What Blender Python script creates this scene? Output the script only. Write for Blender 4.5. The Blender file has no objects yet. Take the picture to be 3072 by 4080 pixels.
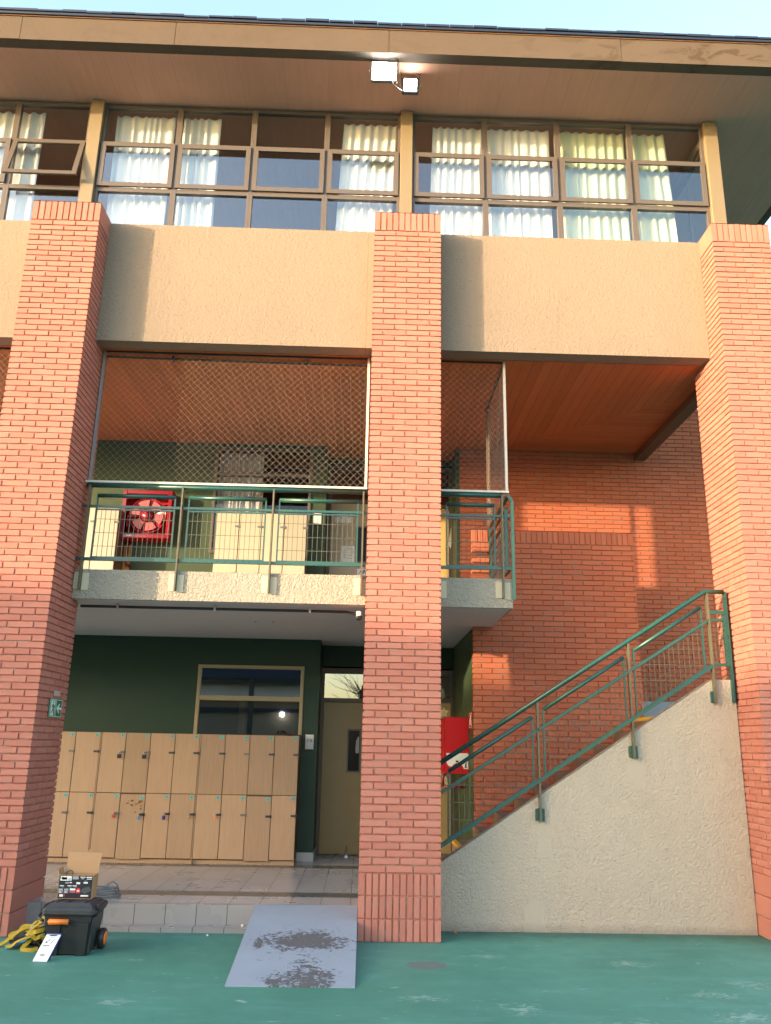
import bpy, math, random
import numpy as np
from mathutils import Vector, Matrix
random.seed(7)
C = bpy.context.scene.collection
SCN = bpy.context.scene
S = 0.84                      # the plan below is in brick units; everything is scaled to metres at the end
PI = math.pi

# ------------------------------------------------------------------ camera, sky, sun, exposure
CAMX, CAMD, CAMH, YAW, PITCH, ROLL, FPX = -0.0137, 9.6968, 2.0137, 0.0236, 0.2751, 0.0188, 3296.07
cam_data = bpy.data.cameras.new("camera")
cam = bpy.data.objects.new("camera", cam_data)
C.objects.link(cam)
SCN.camera = cam
cam_data.sensor_fit = 'VERTICAL'
cam_data.sensor_height = 24.0
cam_data.lens = 24.0 * FPX / 4080.0
cam_data.clip_start = 0.05
cam_data.clip_end = 2000
fw = Vector((math.sin(YAW) * math.cos(PITCH), math.cos(YAW) * math.cos(PITCH), math.sin(PITCH)))
rt = Vector((math.cos(YAW), -math.sin(YAW), 0))
up = rt.cross(fw)
r2 = rt * math.cos(ROLL) + up * math.sin(ROLL)
u2 = up * math.cos(ROLL) - rt * math.sin(ROLL)
M = Matrix((r2, u2, -fw)).transposed().to_4x4()
M.translation = Vector((CAMX, -CAMD, CAMH)) * S
cam.matrix_world = M

LDIR = Vector((1.5, 1.0, -0.25)).normalized()       # the way the sunlight travels
world = bpy.data.worlds.new("World")
SCN.world = world
world.use_nodes = True
wn = world.node_tree.nodes
sky = wn.new("ShaderNodeTexSky")
sky.sky_type = 'NISHITA'
sky.sun_disc = False
sky.sun_elevation = math.asin(-LDIR.z)
sky.sun_rotation = math.atan2(-LDIR.x, -LDIR.y)
sky.air_density = 1.0
sky.dust_density = 2.0
sky.ozone_density = 1.0
world.node_tree.links.new(sky.outputs[0], wn["Background"].inputs[0])
wn["Background"].inputs[1].default_value = 0.15
sun_data = bpy.data.lights.new("sun", 'SUN')
sun_data.energy = 1.3
sun_data.angle = math.radians(0.6)
sun_data.color = (1.0, 0.755, 0.455)
sun = bpy.data.objects.new("sun", sun_data)
C.objects.link(sun)
sun.rotation_euler = LDIR.to_track_quat('-Z', 'Y').to_euler()
SCN.view_settings.view_transform = 'Standard'
SCN.view_settings.look = 'None'
SCN.view_settings.gamma = 1.0
SCN.view_settings.exposure = 2.9
SCN.cycles.max_bounces = 8
SCN.cycles.transparent_max_bounces = 24
SCN.cycles.sample_clamp_indirect = 3.0
SCN.cycles.use_adaptive_sampling = False

# ------------------------------------------------------------------ material helpers
class NM:
    """a small wrapper that builds one node material"""
    def __init__(s, name, rough=0.7, spec=0.3):
        s.m = bpy.data.materials.new(name)
        s.m.use_nodes = True
        s.t = s.m.node_tree
        s.b = s.t.nodes["Principled BSDF"]
        s.b.inputs["Roughness"].default_value = rough
        s.b.inputs["Specular IOR Level"].default_value = spec
        g = s.t.nodes.new("ShaderNodeNewGeometry")
        v = s.t.nodes.new("ShaderNodeVectorMath")
        v.operation = 'SCALE'
        v.inputs[3].default_value = 1.0 / S
        s.l(g.outputs["Position"], v.inputs[0])
        s.P = v.outputs[0]
        s.geo = g
    def l(s, a, b):
        s.t.links.new(a, b)
    def put(s, v, inp):
        if hasattr(v, "is_linked") or hasattr(v, "links"):
            s.l(v, inp)
        else:
            inp.default_value = v
    def math(s, op, a, b=0.0, c=None, clamp=False):
        n = s.t.nodes.new("ShaderNodeMath")
        n.operation = op
        n.use_clamp = clamp
        s.put(a, n.inputs[0]); s.put(b, n.inputs[1])
        if c is not None: s.put(c, n.inputs[2])
        return n.outputs[0]
    def xyz(s, v=None):
        n = s.t.nodes.new("ShaderNodeSeparateXYZ")
        s.l(v or s.P, n.inputs[0])
        return n.outputs
    def scaled(s, vec):
        n = s.t.nodes.new("ShaderNodeVectorMath")
        n.operation = 'MULTIPLY'
        s.l(s.P, n.inputs[0])
        n.inputs[1].default_value = vec
        return n.outputs[0]
    def noise(s, scale, detail=4, rough=0.55, vec=None, dist=0.0):
        n = s.t.nodes.new("ShaderNodeTexNoise")
        n.inputs["Scale"].default_value = scale
        n.inputs["Detail"].default_value = detail
        n.inputs["Roughness"].default_value = rough
        n.inputs["Distortion"].default_value = dist
        s.l(vec or s.P, n.inputs["Vector"])
        return n.outputs["Fac"]
    def voro(s, scale, feat='F1', vec=None):
        n = s.t.nodes.new("ShaderNodeTexVoronoi")
        n.feature = feat
        n.inputs["Scale"].default_value = scale
        s.l(vec or s.P, n.inputs["Vector"])
        return n.outputs["Distance"]
    def ramp(s, f, *stops):
        n = s.t.nodes.new("ShaderNodeValToRGB")
        e = n.color_ramp.elements
        while len(e) < len(stops): e.new(0.5)
        for k, (p, c) in enumerate(stops):
            e[k].position = p
            e[k].color = (*c, 1) if len(c) == 3 else c
        s.l(f, n.inputs[0])
        return n.outputs[0]
    def mask(s, f, lo, hi):
        n = s.t.nodes.new("ShaderNodeMapRange")
        n.inputs[1].default_value = lo; n.inputs[2].default_value = hi
        s.l(f, n.inputs[0])
        return n.outputs[0]
    def mix(s, f, a, b, mode='MIX'):
        n = s.t.nodes.new("ShaderNodeMix")
        n.data_type = 'RGBA'
        n.blend_type = mode
        s.put(f, n.inputs[0])
        s.put((*a, 1) if isinstance(a, tuple) and len(a) == 3 else a, n.inputs[6])
        s.put((*b, 1) if isinstance(b, tuple) and len(b) == 3 else b, n.inputs[7])
        return n.outputs[2]
    def attr(s, name):
        n = s.t.nodes.new("ShaderNodeAttribute")
        n.attribute_name = name
        return n.outputs["Fac"]
    def vary(s, col, f, amt):
        """colour times (1 +- amt) along f"""
        k = s.math('MULTIPLY_ADD', f, 2 * amt, 1 - amt)
        n = s.t.nodes.new("ShaderNodeVectorMath")
        n.operation = 'SCALE'
        if isinstance(col, tuple): n.inputs[0].default_value = col
        else: s.l(col, n.inputs[0])
        s.l(k, n.inputs[3])
        return n.outputs[0]
    def col(s, v):
        s.put((*v, 1) if isinstance(v, tuple) and len(v) == 3 else v, s.b.inputs["Base Color"])
        return s
    def rough(s, v):
        s.put(v, s.b.inputs["Roughness"]); return s
    def bump(s, h, dist, strength=1.0, prev=None):
        n = s.t.nodes.new("ShaderNodeBump")
        n.inputs["Strength"].default_value = strength
        n.inputs["Distance"].default_value = dist * S
        s.l(h, n.inputs["Height"])
        if prev is not None: s.l(prev, n.inputs["Normal"])
        s.l(n.outputs[0], s.b.inputs["Normal"])
        return n.outputs[0]

MAT = {}
def paint(name, col, rough=0.5, spec=0.4, var=0.06, sc=6.0, metal=0.0, bump=0.0, bsc=60):
    n = NM(name, rough, spec)
    f = n.noise(sc, 5)
    n.col(n.vary(col, f, var))
    n.rough(n.math('MULTIPLY_ADD', n.noise(sc * 3, 3), 0.2, rough - 0.1))
    n.b.inputs["Metallic"].default_value = metal
    if bump: n.bump(n.noise(bsc, 4), bump)
    MAT[name] = n.m
    return n

# brick: colour differs a little brick by brick
def brick_mat(name, col, mortar=False):
    n = NM(name, 0.88, 0.15)
    r = n.attr("rnd")
    c = n.mix(r, tuple(x * k for x, k in zip(col, (0.95, 0.91, 0.90))), tuple(x * k for x, k in zip(col, (1.04, 1.07, 1.07))))
    c = n.vary(c, n.noise(2.2, 4), 0.07)
    sp = n.mask(n.noise(90, 2, 0.6), 0.66, 0.72)
    c = n.mix(n.math('MULTIPLY', sp, 0.22), c, (0.12, 0.05, 0.035))
    chips = n.mask(n.noise(9, 6, 0.7), 0.735, 0.755)
    c = n.mix(n.math('MULTIPLY', chips, 0.5), c, (0.62, 0.42, 0.34))
    n.col(c)
    n.bump(n.noise(120, 4, 0.7), 0.0035)
    MAT[name] = n.m
brick_mat("brick", (0.415, 0.165, 0.128))
brick_mat("brick_dark", (0.43, 0.128, 0.070))
def mortar(name, col, grey):
    n = NM(name, 0.95, 0.1)
    f = n.mask(n.noise(7, 5, 0.6), 0.50, 0.62)
    n.col(n.mix(f, col, grey))
    n.bump(n.noise(80, 3), 0.004)
    MAT[name] = n.m
mortar("mortar", (0.35, 0.145, 0.11), (0.34, 0.24, 0.20))
mortar("mortar_grey", (0.34, 0.12, 0.07), (0.28, 0.20, 0.165))

def stucco(name, col, sc, depth, dirt=0.1):
    n = NM(name, 0.92, 0.12)
    c = n.vary(col, n.noise(0.8, 5), 0.06)
    c = n.vary(c, n.noise(sc * 1.1, 3), 0.05)
    st = n.noise(1.0, 5, 0.6, vec=n.scaled((2.6, 2.6, 0.35)))
    c = n.mix(n.math('MULTIPLY', n.mask(st, 0.52, 0.75), dirt), c, tuple(x * 0.55 for x in col))
    n.col(c)
    a = n.noise(sc, 2, 0.5, dist=0.9)
    b_ = n.noise(sc * 2.3, 2, 0.5)
    h = n.math('ADD', n.math('MULTIPLY', n.mask(a, 0.36, 0.60), 0.7), n.math('MULTIPLY', b_, 0.4))
    pit_shade = n.math('MULTIPLY', n.mask(a, 0.36, 0.30), 0.35)
    c = n.mix(pit_shade, c, tuple(q * 0.5 for q in col))  # shade in the hollows of the stucco is mixed into its colour
    n.col(c)
    n.bump(h, depth)
    MAT[name] = n
    return c
stucco("stucco", (0.245, 0.187, 0.143), 30, 0.005)
stucco("stucco_slab", (0.370, 0.320, 0.262), 30, 0.012, 0.18)
stucco("stucco_stair", (0.435, 0.365, 0.295), 36, 0.009, 0.10)
# smooth plaster patches on the stair wall and dirt along its foot
def stair_patches(n):
    x, y, z = n.xyz()
    tot = None
    for cx, cz, hw, hh in ((2.16, 0.98, 0.085, 0.18), (3.29, 1.72, 0.10, 0.16), (2.03, 0.16, 0.11, 0.17)):
        wob = n.math('MULTIPLY', n.math('SUBTRACT', n.noise(14, 5, 0.65), 0.5), 0.17)
        dx = n.math('ABSOLUTE', n.math('SUBTRACT', x, cx)); dz = n.math('ABSOLUTE', n.math('SUBTRACT', z, cz))
        m = n.math('MAXIMUM', n.math('DIVIDE', n.math('ADD', dx, wob), hw), n.math('DIVIDE', n.math('ADD', dz, wob), hh))
        m = n.math('LESS_THAN', m, 1.0)
        tot = m if tot is None else n.math('MAXIMUM', tot, m)
    b = [q for q in n.t.nodes if q.type == 'BUMP'][0]
    n.l(n.math('MULTIPLY_ADD', tot, -0.85, 1.0), b.inputs["Strength"])
    old = n.b.inputs["Base Color"].links[0].from_socket
    c = n.mix(n.math('MULTIPLY', tot, 0.5), old, (0.37, 0.315, 0.26))
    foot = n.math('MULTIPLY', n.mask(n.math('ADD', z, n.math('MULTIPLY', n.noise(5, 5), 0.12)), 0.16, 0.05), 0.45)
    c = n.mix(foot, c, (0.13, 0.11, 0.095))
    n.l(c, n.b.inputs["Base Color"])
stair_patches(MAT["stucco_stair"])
n = MAT["stucco"]
x, y, z = n.xyz()
sx = n.math('ADD', x, n.math('MULTIPLY_ADD', n.noise(3, 3), 0.02, 0.075))
n.l(n.mix(n.math('MULTIPLY', n.math('LESS_THAN', n.math('ABSOLUTE', sx), 0.0035), 0.55), n.b.inputs["Base Color"].links[0].from_socket, (0.12, 0.08, 0.05)), n.b.inputs["Base Color"])
for k in ("stucco", "stucco_slab", "stucco_stair"): MAT[k] = MAT[k].m

# the green court
n = NM("court_green", 0.62, 0.25)
c = n.ramp(n.noise(0.7, 6, 0.6), (0.30, (0.056, 0.186, 0.140)), (0.70, (0.084, 0.250, 0.196)))
c = n.mix(n.math('MULTIPLY', n.mask(n.noise(1.0, 6, 0.6, vec=n.scaled((0.9, 5.0, 1))), 0.52, 0.75), 0.35), c, (0.13, 0.33, 0.30))
c = n.mix(n.math('MULTIPLY', n.mask(n.noise(3.4, 7, 0.65, vec=n.scaled((1.0, 3.2, 1)), dist=1.2), 0.645, 0.70), 0.6), c, (0.33, 0.46, 0.42))
c = n.mix(n.math('MULTIPLY', n.mask(n.noise(24, 3, 0.6), 0.725, 0.75), 0.85), c, (0.60, 0.63, 0.62))
c = n.mix(n.math('MULTIPLY', n.mask(n.noise(23, 3, 0.6, vec=n.scaled((1, 1.6, 1.3))), 0.74, 0.765), 0.8), c, (0.035, 0.05, 0.05))
x, y, z = n.xyz()
def ell(n, x, y, cx, cy, rx, ry, wob, sc):
    w = n.math('MULTIPLY', n.math('SUBTRACT', n.noise(sc, 5, 0.65), 0.5), wob)
    dx = n.math('DIVIDE', n.math('SUBTRACT', x, cx), rx); dy = n.math('DIVIDE', n.math('SUBTRACT', y, cy), ry)
    d = n.math('SQRT', n.math('ADD', n.math('MULTIPLY', dx, dx), n.math('MULTIPLY', dy, dy)))
    return n.math('ADD', d, w)
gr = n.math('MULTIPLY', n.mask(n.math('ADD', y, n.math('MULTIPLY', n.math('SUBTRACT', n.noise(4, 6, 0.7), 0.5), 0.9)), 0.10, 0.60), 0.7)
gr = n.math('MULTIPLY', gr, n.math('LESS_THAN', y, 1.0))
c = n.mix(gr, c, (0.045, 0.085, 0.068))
pm = n.math('LESS_THAN', ell(n, x, y, 0.66, -0.93, 0.20, 0.15, 1.6, 14), 1.0)
c = n.mix(n.math('MULTIPLY', pm, 0.8), c, (0.13, 0.15, 0.15))
pm = n.math('LESS_THAN', ell(n, x, y, 3.3, -2.75, 0.34, 0.22, 2.0, 10), 1.0)
c = n.mix(n.math('MULTIPLY', pm, 0.5), c, (0.17, 0.20, 0.20))
sf = n.noise(9, 6, 0.7, vec=n.scaled((1.0, 2.6, 1.0)), dist=1.4)
for cx, cy, rx, ry in ((2.65, -0.78, .30, .16), (3.55, -1.45, .30, .16), (3.05, -1.80, .26, .16), (3.1, -2.45, .3, .18), (1.30, -.55, .22, .10), (1.33, -2.25, .18, .22), (.55, -2.0, .22, .12), (-.95, -3.0, .10, .10), (-1.9, -2.2, .2, .1), (-2.9, -2.9, .5, .12), (4.2, -2.2, .4, .3), (2.2, -2.7, .5, .2)):
    d = ell(n, x, y, cx, cy, rx, ry, 0.6, 5)
    m_ = n.mask(n.math('SUBTRACT', sf, n.math('MULTIPLY_ADD', d, 0.14, 0.44)), 0.0, 0.05)
    c = n.mix(n.math('MULTIPLY', m_, 0.38), c, (0.42, 0.52, 0.49))
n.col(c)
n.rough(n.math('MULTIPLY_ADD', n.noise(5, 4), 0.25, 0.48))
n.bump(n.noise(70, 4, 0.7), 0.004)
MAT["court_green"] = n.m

# the ramp: worn blue-grey paint over dark concrete
n = NM("ramp_paint", 0.7, 0.25)
c = n.vary((0.255, 0.30, 0.365), n.noise(2.5, 6), 0.12)
c = n.mix(n.math('MULTIPLY', n.mask(n.noise(60, 3), 0.55, 0.7), 0.15), c, (0.15, 0.16, 0.18))
x, y, z = n.xyz()
def worn(cx, cy, rx, ry, base, slope, sc):
    dx = n.math('DIVIDE', n.math('SUBTRACT', x, cx), rx); dy = n.math('DIVIDE', n.math('SUBTRACT', y, cy), ry)
    d = n.math('SQRT', n.math('ADD', n.math('MULTIPLY', dx, dx), n.math('MULTIPLY', dy, dy)))
    f = n.math('ADD', n.math('MULTIPLY', n.noise(sc, 6, 0.7, dist=0.6), 0.62), n.math('MULTIPLY', n.noise(sc * 0.3, 3), 0.38))
    return n.math('SUBTRACT', f, n.math('MULTIPLY_ADD', d, slope, base))
w_ = n.math('MAXIMUM', worn(-0.50, -0.62, 0.34, 0.20, 0.33, 0.155, 26), worn(-0.42, -1.62, 0.15, 0.30, 0.38, 0.11, 24))
w_ = n.math('MAXIMUM', w_, worn(-0.72, -1.62, 0.10, 0.14, 0.40, 0.13, 24))
w_ = n.math('MAXIMUM', w_, worn(-0.55, -0.80, 0.55, 1.1, 0.55, 0.10, 34))
w_ = n.math('MAXIMUM', w_, worn(-0.97, -0.72, 0.06, 0.14, 0.40, 0.14, 30))
wm = n.mask(w_, -0.004, 0.012)
c = n.mix(wm, c, n.vary((0.105, 0.108, 0.115), n.noise(40, 5, 0.7), 0.5))
n.col(c)
n.bump(n.math('SUBTRACT', n.math('MULTIPLY', n.noise(80, 4, 0.7), 0.4), wm), 0.004)
MAT["ramp_paint"] = n.m

# porch tiles
n = NM("porch_tile", 0.28, 0.35)
x, y, z = n.xyz()
fx = n.math('FRACT', n.math('DIVIDE', n.math('ADD', x, 20.785), 0.345))
gx = n.math('LESS_THAN', n.math('ABSOLUTE', n.math('SUBTRACT', fx, 0.5)), 0.487)
fy = n.math('FRACT', n.math('DIVIDE', n.math('ADD', y, 0.66), 0.345))
gy = n.math('LESS_THAN', n.math('ABSOLUTE', n.math('SUBTRACT', fy, 0.5)), 0.492)
tid = n.math('ADD', n.math('FLOOR', n.math('DIVIDE', n.math('ADD', x, 20.785), 0.345)), n.math('MULTIPLY', n.math('FLOOR', n.math('DIVIDE', n.math('ADD', y, 0.66), 0.345)), 37.0))
wnz = n.t.nodes.new("ShaderNodeTexWhiteNoise"); wnz.noise_dimensions = '1D'; n.l(tid, wnz.inputs["W"])
c = n.vary((0.38, 0.36, 0.36), wnz.outputs["Value"], 0.07)
c = n.vary(c, n.noise(3, 5), 0.08)
def band(a, b): return n.math('MULTIPLY', n.math('GREATER_THAN', y, a), n.math('LESS_THAN', y, b))
bands = n.math('MAXIMUM', band(1.07, 1.39), band(3.46, 3.79))
c = n.mix(bands, c, (0.105, 0.105, 0.095))
lip = band(0.0, 0.60)
c = n.mix(n.math('MULTIPLY', lip, 0.55), c, (0.20, 0.18, 0.17))
grout = gx
c = n.mix(grout, (0.075, 0.07, 0.066), c)
c = n.mix(n.math('MULTIPLY', n.mask(n.noise(0.8, 4, 0.5), 0.5, 0.8), 0.12), c, (0.20, 0.18, 0.17))
n.col(c)
n.rough(n.math('MULTIPLY_ADD', n.noise(1.5, 3), 0.12, 0.22))
MAT["porch_tile"] = n.m

# planks: stripes along one axis (0 = boards side by side in x, 1 = in y)
def planks(name, col, pitch, axis, var, gapcol, gap=0.03, rough=0.6, gpow=0.75, faint=1.0):
    n = NM(name, rough, 0.25)
    q = n.xyz()[axis]
    f = n.math('DIVIDE', n.math('ADD', q, 50.0), pitch)
    wz = n.t.nodes.new("ShaderNodeTexWhiteNoise"); wz.noise_dimensions = '1D'; n.l(n.math('FLOOR', f), wz.inputs["W"])
    sc = (14, 1.1, 14) if axis == 0 else (1.1, 14, 14)
    c = n.vary(col, wz.outputs["Value"], var)
    c = n.vary(c, n.noise(1.6, 6, 0.6, vec=n.scaled(sc), dist=0.6), 0.14)
    c = n.vary(c, n.noise(0.9, 5), 0.12)
    g = n.math('GREATER_THAN', n.math('ABSOLUTE', n.math('SUBTRACT', n.math('FRACT', f), 0.5)), 0.5 - gap)
    c = n.mix(n.math('MULTIPLY', g, gpow), c, gapcol)
    n.col(c)
    n.bump(n.math('MULTIPLY', g, -1.0), 0.006, faint)
    MAT[name] = n.m
planks("ceiling_wood", (0.44, 0.130, 0.045), 0.142, 0, 0.09, (0.12, 0.035, 0.012), 0.022, 0.6, 0.5)
planks("ceiling_wood_cross", (0.44, 0.130, 0.045), 0.142, 1, 0.09, (0.12, 0.035, 0.012), 0.022, 0.6, 0.5)
planks("eave_board", (0.50, 0.262, 0.190), 0.31, 0, 0.025, (0.25, 0.13, 0.09), 0.006, 0.7, 0.55, 0.4)

# weathered fascia
n = NM("fascia_paint", 0.85, 0.15)
c = n.vary((0.098, 0.072, 0.054), n.noise(1.4, 6, 0.6), 0.14)
st = n.noise(2.0, 6, 0.65, vec=n.scaled((1.0, 1.0, 2.5)), dist=1.0)
x, y, z = n.xyz()
wetx = n.mask(x, 1.5, 4.2)
c = n.mix(n.math('MULTIPLY', n.mask(st, 0.52, 0.60), n.math('MULTIPLY_ADD', wetx, 0.62, 0.12)), c, (0.055, 0.036, 0.024))
c = n.mix(n.math('MULTIPLY', n.mask(n.noise(5, 7, 0.7, vec=n.scaled((1, 1, 3))), 0.64, 0.72), 0.35), c, (0.19, 0.15, 0.115))
n.col(c)
n.bump(n.noise(14, 6, 0.7), 0.006)
MAT["fascia_paint"] = n.m

# locker wood
def wood(name, col, var=0.1, rough=0.45):
    n = NM(name, rough, 0.35)
    r = n.attr("rnd")
    g = n.noise(2.2, 6, 0.6, vec=n.scaled((26, 26, 1.2)), dist=0.8)
    c = n.vary(col, g, var)
    c = n.vary(c, r, 0.13)
    c = n.vary(c, n.noise(1.2, 4), 0.06)
    n.col(c)
    n.bump(g, 0.0012)
    MAT[name] = n.m
wood("locker_wood", (0.370, 0.246, 0.156), 0.22)
wood("locker_gap_shade", (0.13, 0.072, 0.036), 0.1)  # carcass brown, darkened to stand in for shade in the door gaps
wood("locker_cream", (0.36, 0.33, 0.27), 0.05)
wood("locker_yellow", (0.40, 0.355, 0.27), 0.06)

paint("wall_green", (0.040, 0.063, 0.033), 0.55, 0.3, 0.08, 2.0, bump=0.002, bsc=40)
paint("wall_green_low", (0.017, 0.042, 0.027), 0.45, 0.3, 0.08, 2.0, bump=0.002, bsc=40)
paint("wall_ochre", (0.42, 0.27, 0.075), 0.5, 0.3, 0.06)
paint("ochre_metal", (0.200, 0.152, 0.092), 0.45, 0.4, 0.05, 3.0)
paint("bronze_frame", (0.100, 0.080, 0.070), 0.42, 0.45, 0.06, 5.0)
paint("cream_frame", (0.33, 0.27, 0.16), 0.45, 0.4, 0.08, 8.0)
paint("door_olive", (0.25, 0.165, 0.065), 0.33, 0.5, 0.10, 3.0, bump=0.003, bsc=16)
paint("door_grey", (0.40, 0.33, 0.25), 0.5, 0.4, 0.06)
paint("door_yellow", (0.46, 0.32, 0.12), 0.45, 0.4, 0.06)
paint("slab_paint", (0.66, 0.645, 0.65), 0.7, 0.2, 0.05)
paint("room_beige", (0.46, 0.38, 0.29), 0.8, 0.2, 0.04)
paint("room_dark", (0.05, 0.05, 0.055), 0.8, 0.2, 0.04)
paint("step_concrete", (0.20, 0.135, 0.105), 0.85, 0.2, 0.12, 6.0, bump=0.004)
paint("step_yellow", (0.62, 0.38, 0.05), 0.6, 0.3, 0.1)
paint("skirting_grey", (0.33, 0.33, 0.35), 0.6, 0.3, 0.06)
paint("skirting_tile", (0.50, 0.47, 0.44), 0.35, 0.4, 0.06)
paint("beam_brown", (0.16, 0.085, 0.05), 0.8, 0.2, 0.1)
paint("roof_tile", (0.018, 0.026, 0.050), 0.5, 0.4, 0.2, 3.0)
paint("rust_edge", (0.20, 0.10, 0.06), 0.8, 0.2, 0.2, 6.0)
# railing paint: dark teal with sun-faded and chipped spots
n = NM("rail_teal", 0.28, 0.5)
c = n.mix(n.mask(n.noise(1.3, 5), 0.35, 0.7), (0.010, 0.062, 0.064), (0.024, 0.086, 0.056))
c = n.mix(n.math('MULTIPLY', n.mask(n.noise(26, 5, 0.7), 0.69, 0.73), 0.75), c, (0.24, 0.17, 0.12))
n.col(c)
n.rough(n.math('MULTIPLY_ADD', n.noise(20, 4), 0.3, 0.16))
MAT["rail_teal"] = n.m
paint("rail_wire", (0.085, 0.088, 0.062), 0.4, 0.5, 0.15, 9.0)
paint("rail_worn", (0.105, 0.098, 0.062), 0.45, 0.4, 0.3, 14.0)
paint("net_bar", (0.56, 0.50, 0.44), 0.45, 0.4, 0.08)
paint("net_pole_grey", (0.30, 0.29, 0.30), 0.35, 0.5, 0.06, metal=0.4)
paint("net_cord", (0.38, 0.34, 0.30), 0.7, 0.2, 0.12, 9.0)
paint("bracket_cream", (0.55, 0.47, 0.33), 0.6, 0.3, 0.08)
paint("red_gloss", (0.22, 0.010, 0.024), 0.22, 0.55, 0.06)
paint("red_matt", (0.40, 0.006, 0.010), 0.5, 0.2, 0.04)
paint("red_pink", (0.40, 0.10, 0.11), 0.35, 0.4, 0.15, 30.0)
paint("white_paper", (0.72, 0.71, 0.70), 0.7, 0.2, 0.03)
paint("white_card", (0.74, 0.76, 0.80), 0.4, 0.4, 0.02)
paint("ink_black", (0.02, 0.02, 0.022), 0.6, 0.3, 0.05)
paint("ink_grey", (0.30, 0.31, 0.33), 0.6, 0.3, 0.05)
paint("ink_red", (0.60, 0.04, 0.05), 0.6, 0.3, 0.05)
paint("ink_magenta", (0.42, 0.02, 0.16), 0.6, 0.3, 0.05)
paint("sign_green", (0.010, 0.115, 0.055), 0.35, 0.4, 0.04)
paint("sign_mint", (0.60, 0.74, 0.68), 0.4, 0.4, 0.03)
paint("sticker_cyan", (0.06, 0.42, 0.46), 0.5, 0.3, 0.05)
paint("star_yellow", (0.70, 0.50, 0.08), 0.5, 0.3, 0.05)
paint("star_gold", (0.80, 0.62, 0.20), 0.5, 0.3, 0.05)
paint("metal_dark", (0.060, 0.058, 0.056), 0.38, 0.5, 0.1, metal=0.5)
paint("metal_mid", (0.17, 0.16, 0.15), 0.4, 0.5, 0.08, metal=0.5)
paint("metal_bright", (0.45, 0.43, 0.40), 0.35, 0.5, 0.08, metal=0.7)
paint("black_plastic", (0.020, 0.021, 0.024), 0.42, 0.45, 0.25, 10.0)
paint("black_lid", (0.038, 0.040, 0.045), 0.5, 0.4, 0.3, 8.0)
paint("orange_plastic", (0.72, 0.17, 0.02), 0.35, 0.45, 0.05)
paint("cardboard", (0.36, 0.215, 0.115), 0.85, 0.15, 0.08)
paint("carton_print", (0.016, 0.017, 0.026), 0.5, 0.35, 0.1)
paint("carton_picture", (0.060, 0.075, 0.085), 0.5, 0.35, 0.2, 20)
paint("strap_yellow", (0.36, 0.25, 0.025), 0.75, 0.2, 0.15, 20)
paint("strap_blue", (0.05, 0.27, 0.50), 0.6, 0.3, 0.1)
paint("strap_black", (0.020, 0.020, 0.020), 0.7, 0.2, 0.1)
paint("tape_grey", (0.42, 0.35, 0.34), 0.6, 0.3, 0.1)
paint("net_rope", (0.15, 0.10, 0.075), 0.8, 0.2, 0.15, 20)
paint("cable_grey", (0.19, 0.19, 0.19), 0.5, 0.4, 0.1)
paint("pipe_dark", (0.050, 0.045, 0.055), 0.5, 0.4, 0.1)
paint("brass", (0.55, 0.40, 0.16), 0.35, 0.5, 0.05, metal=0.6)
paint("lock_red", (0.55, 0.03, 0.02), 0.4, 0.5, 0.05)
paint("lock_blue", (0.02, 0.03, 0.20), 0.4, 0.5, 0.05)
paint("lock_sky", (0.05, 0.25, 0.55), 0.4, 0.5, 0.05)
paint("lock_orange", (0.75, 0.22, 0.05), 0.4, 0.5, 0.05)
paint("worn_brown", (0.20, 0.105, 0.04), 0.8, 0.2, 0.1)
paint("cloth_brown", (0.075, 0.040, 0.030), 0.9, 0.1, 0.15)
paint("white_plastic", (0.62, 0.60, 0.58), 0.4, 0.4, 0.03)
paint("beige_wall_far", (0.26, 0.21, 0.155), 0.8, 0.2, 0.06)
paint("pale_roof", (0.62, 0.63, 0.64), 0.5, 0.3, 0.06)
paint("bark", (0.09, 0.065, 0.05), 0.9, 0.1, 0.2)

# curtains let some light through
n = NM("curtain_white", 0.85, 0.1)
c = n.vary((0.86, 0.86, 0.88), n.noise(3, 4), 0.03)
n.col(c)
tr = n.t.nodes.new("ShaderNodeBsdfTranslucent"); n.l(c, tr.inputs[0])
mx = n.t.nodes.new("ShaderNodeMixShader"); mx.inputs[0].default_value = 0.15
n.l(n.b.outputs[0], mx.inputs[1]); n.l(tr.outputs[0], mx.inputs[2])
n.l(mx.outputs[0], n.t.nodes["Material Output"].inputs[0])
MAT["curtain_white"] = n.m
n = NM("curtain_green", 0.85, 0.1)
c = n.vary((0.70, 0.74, 0.56), n.noise(3, 4), 0.03)
n.col(c)
tr = n.t.nodes.new("ShaderNodeBsdfTranslucent"); n.l(c, tr.inputs[0])
mx = n.t.nodes.new("ShaderNodeMixShader"); mx.inputs[0].default_value = 0.15
n.l(n.b.outputs[0], mx.inputs[1]); n.l(tr.outputs[0], mx.inputs[2])
n.l(mx.outputs[0], n.t.nodes["Material Output"].inputs[0])
MAT["curtain_green"] = n.m

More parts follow.
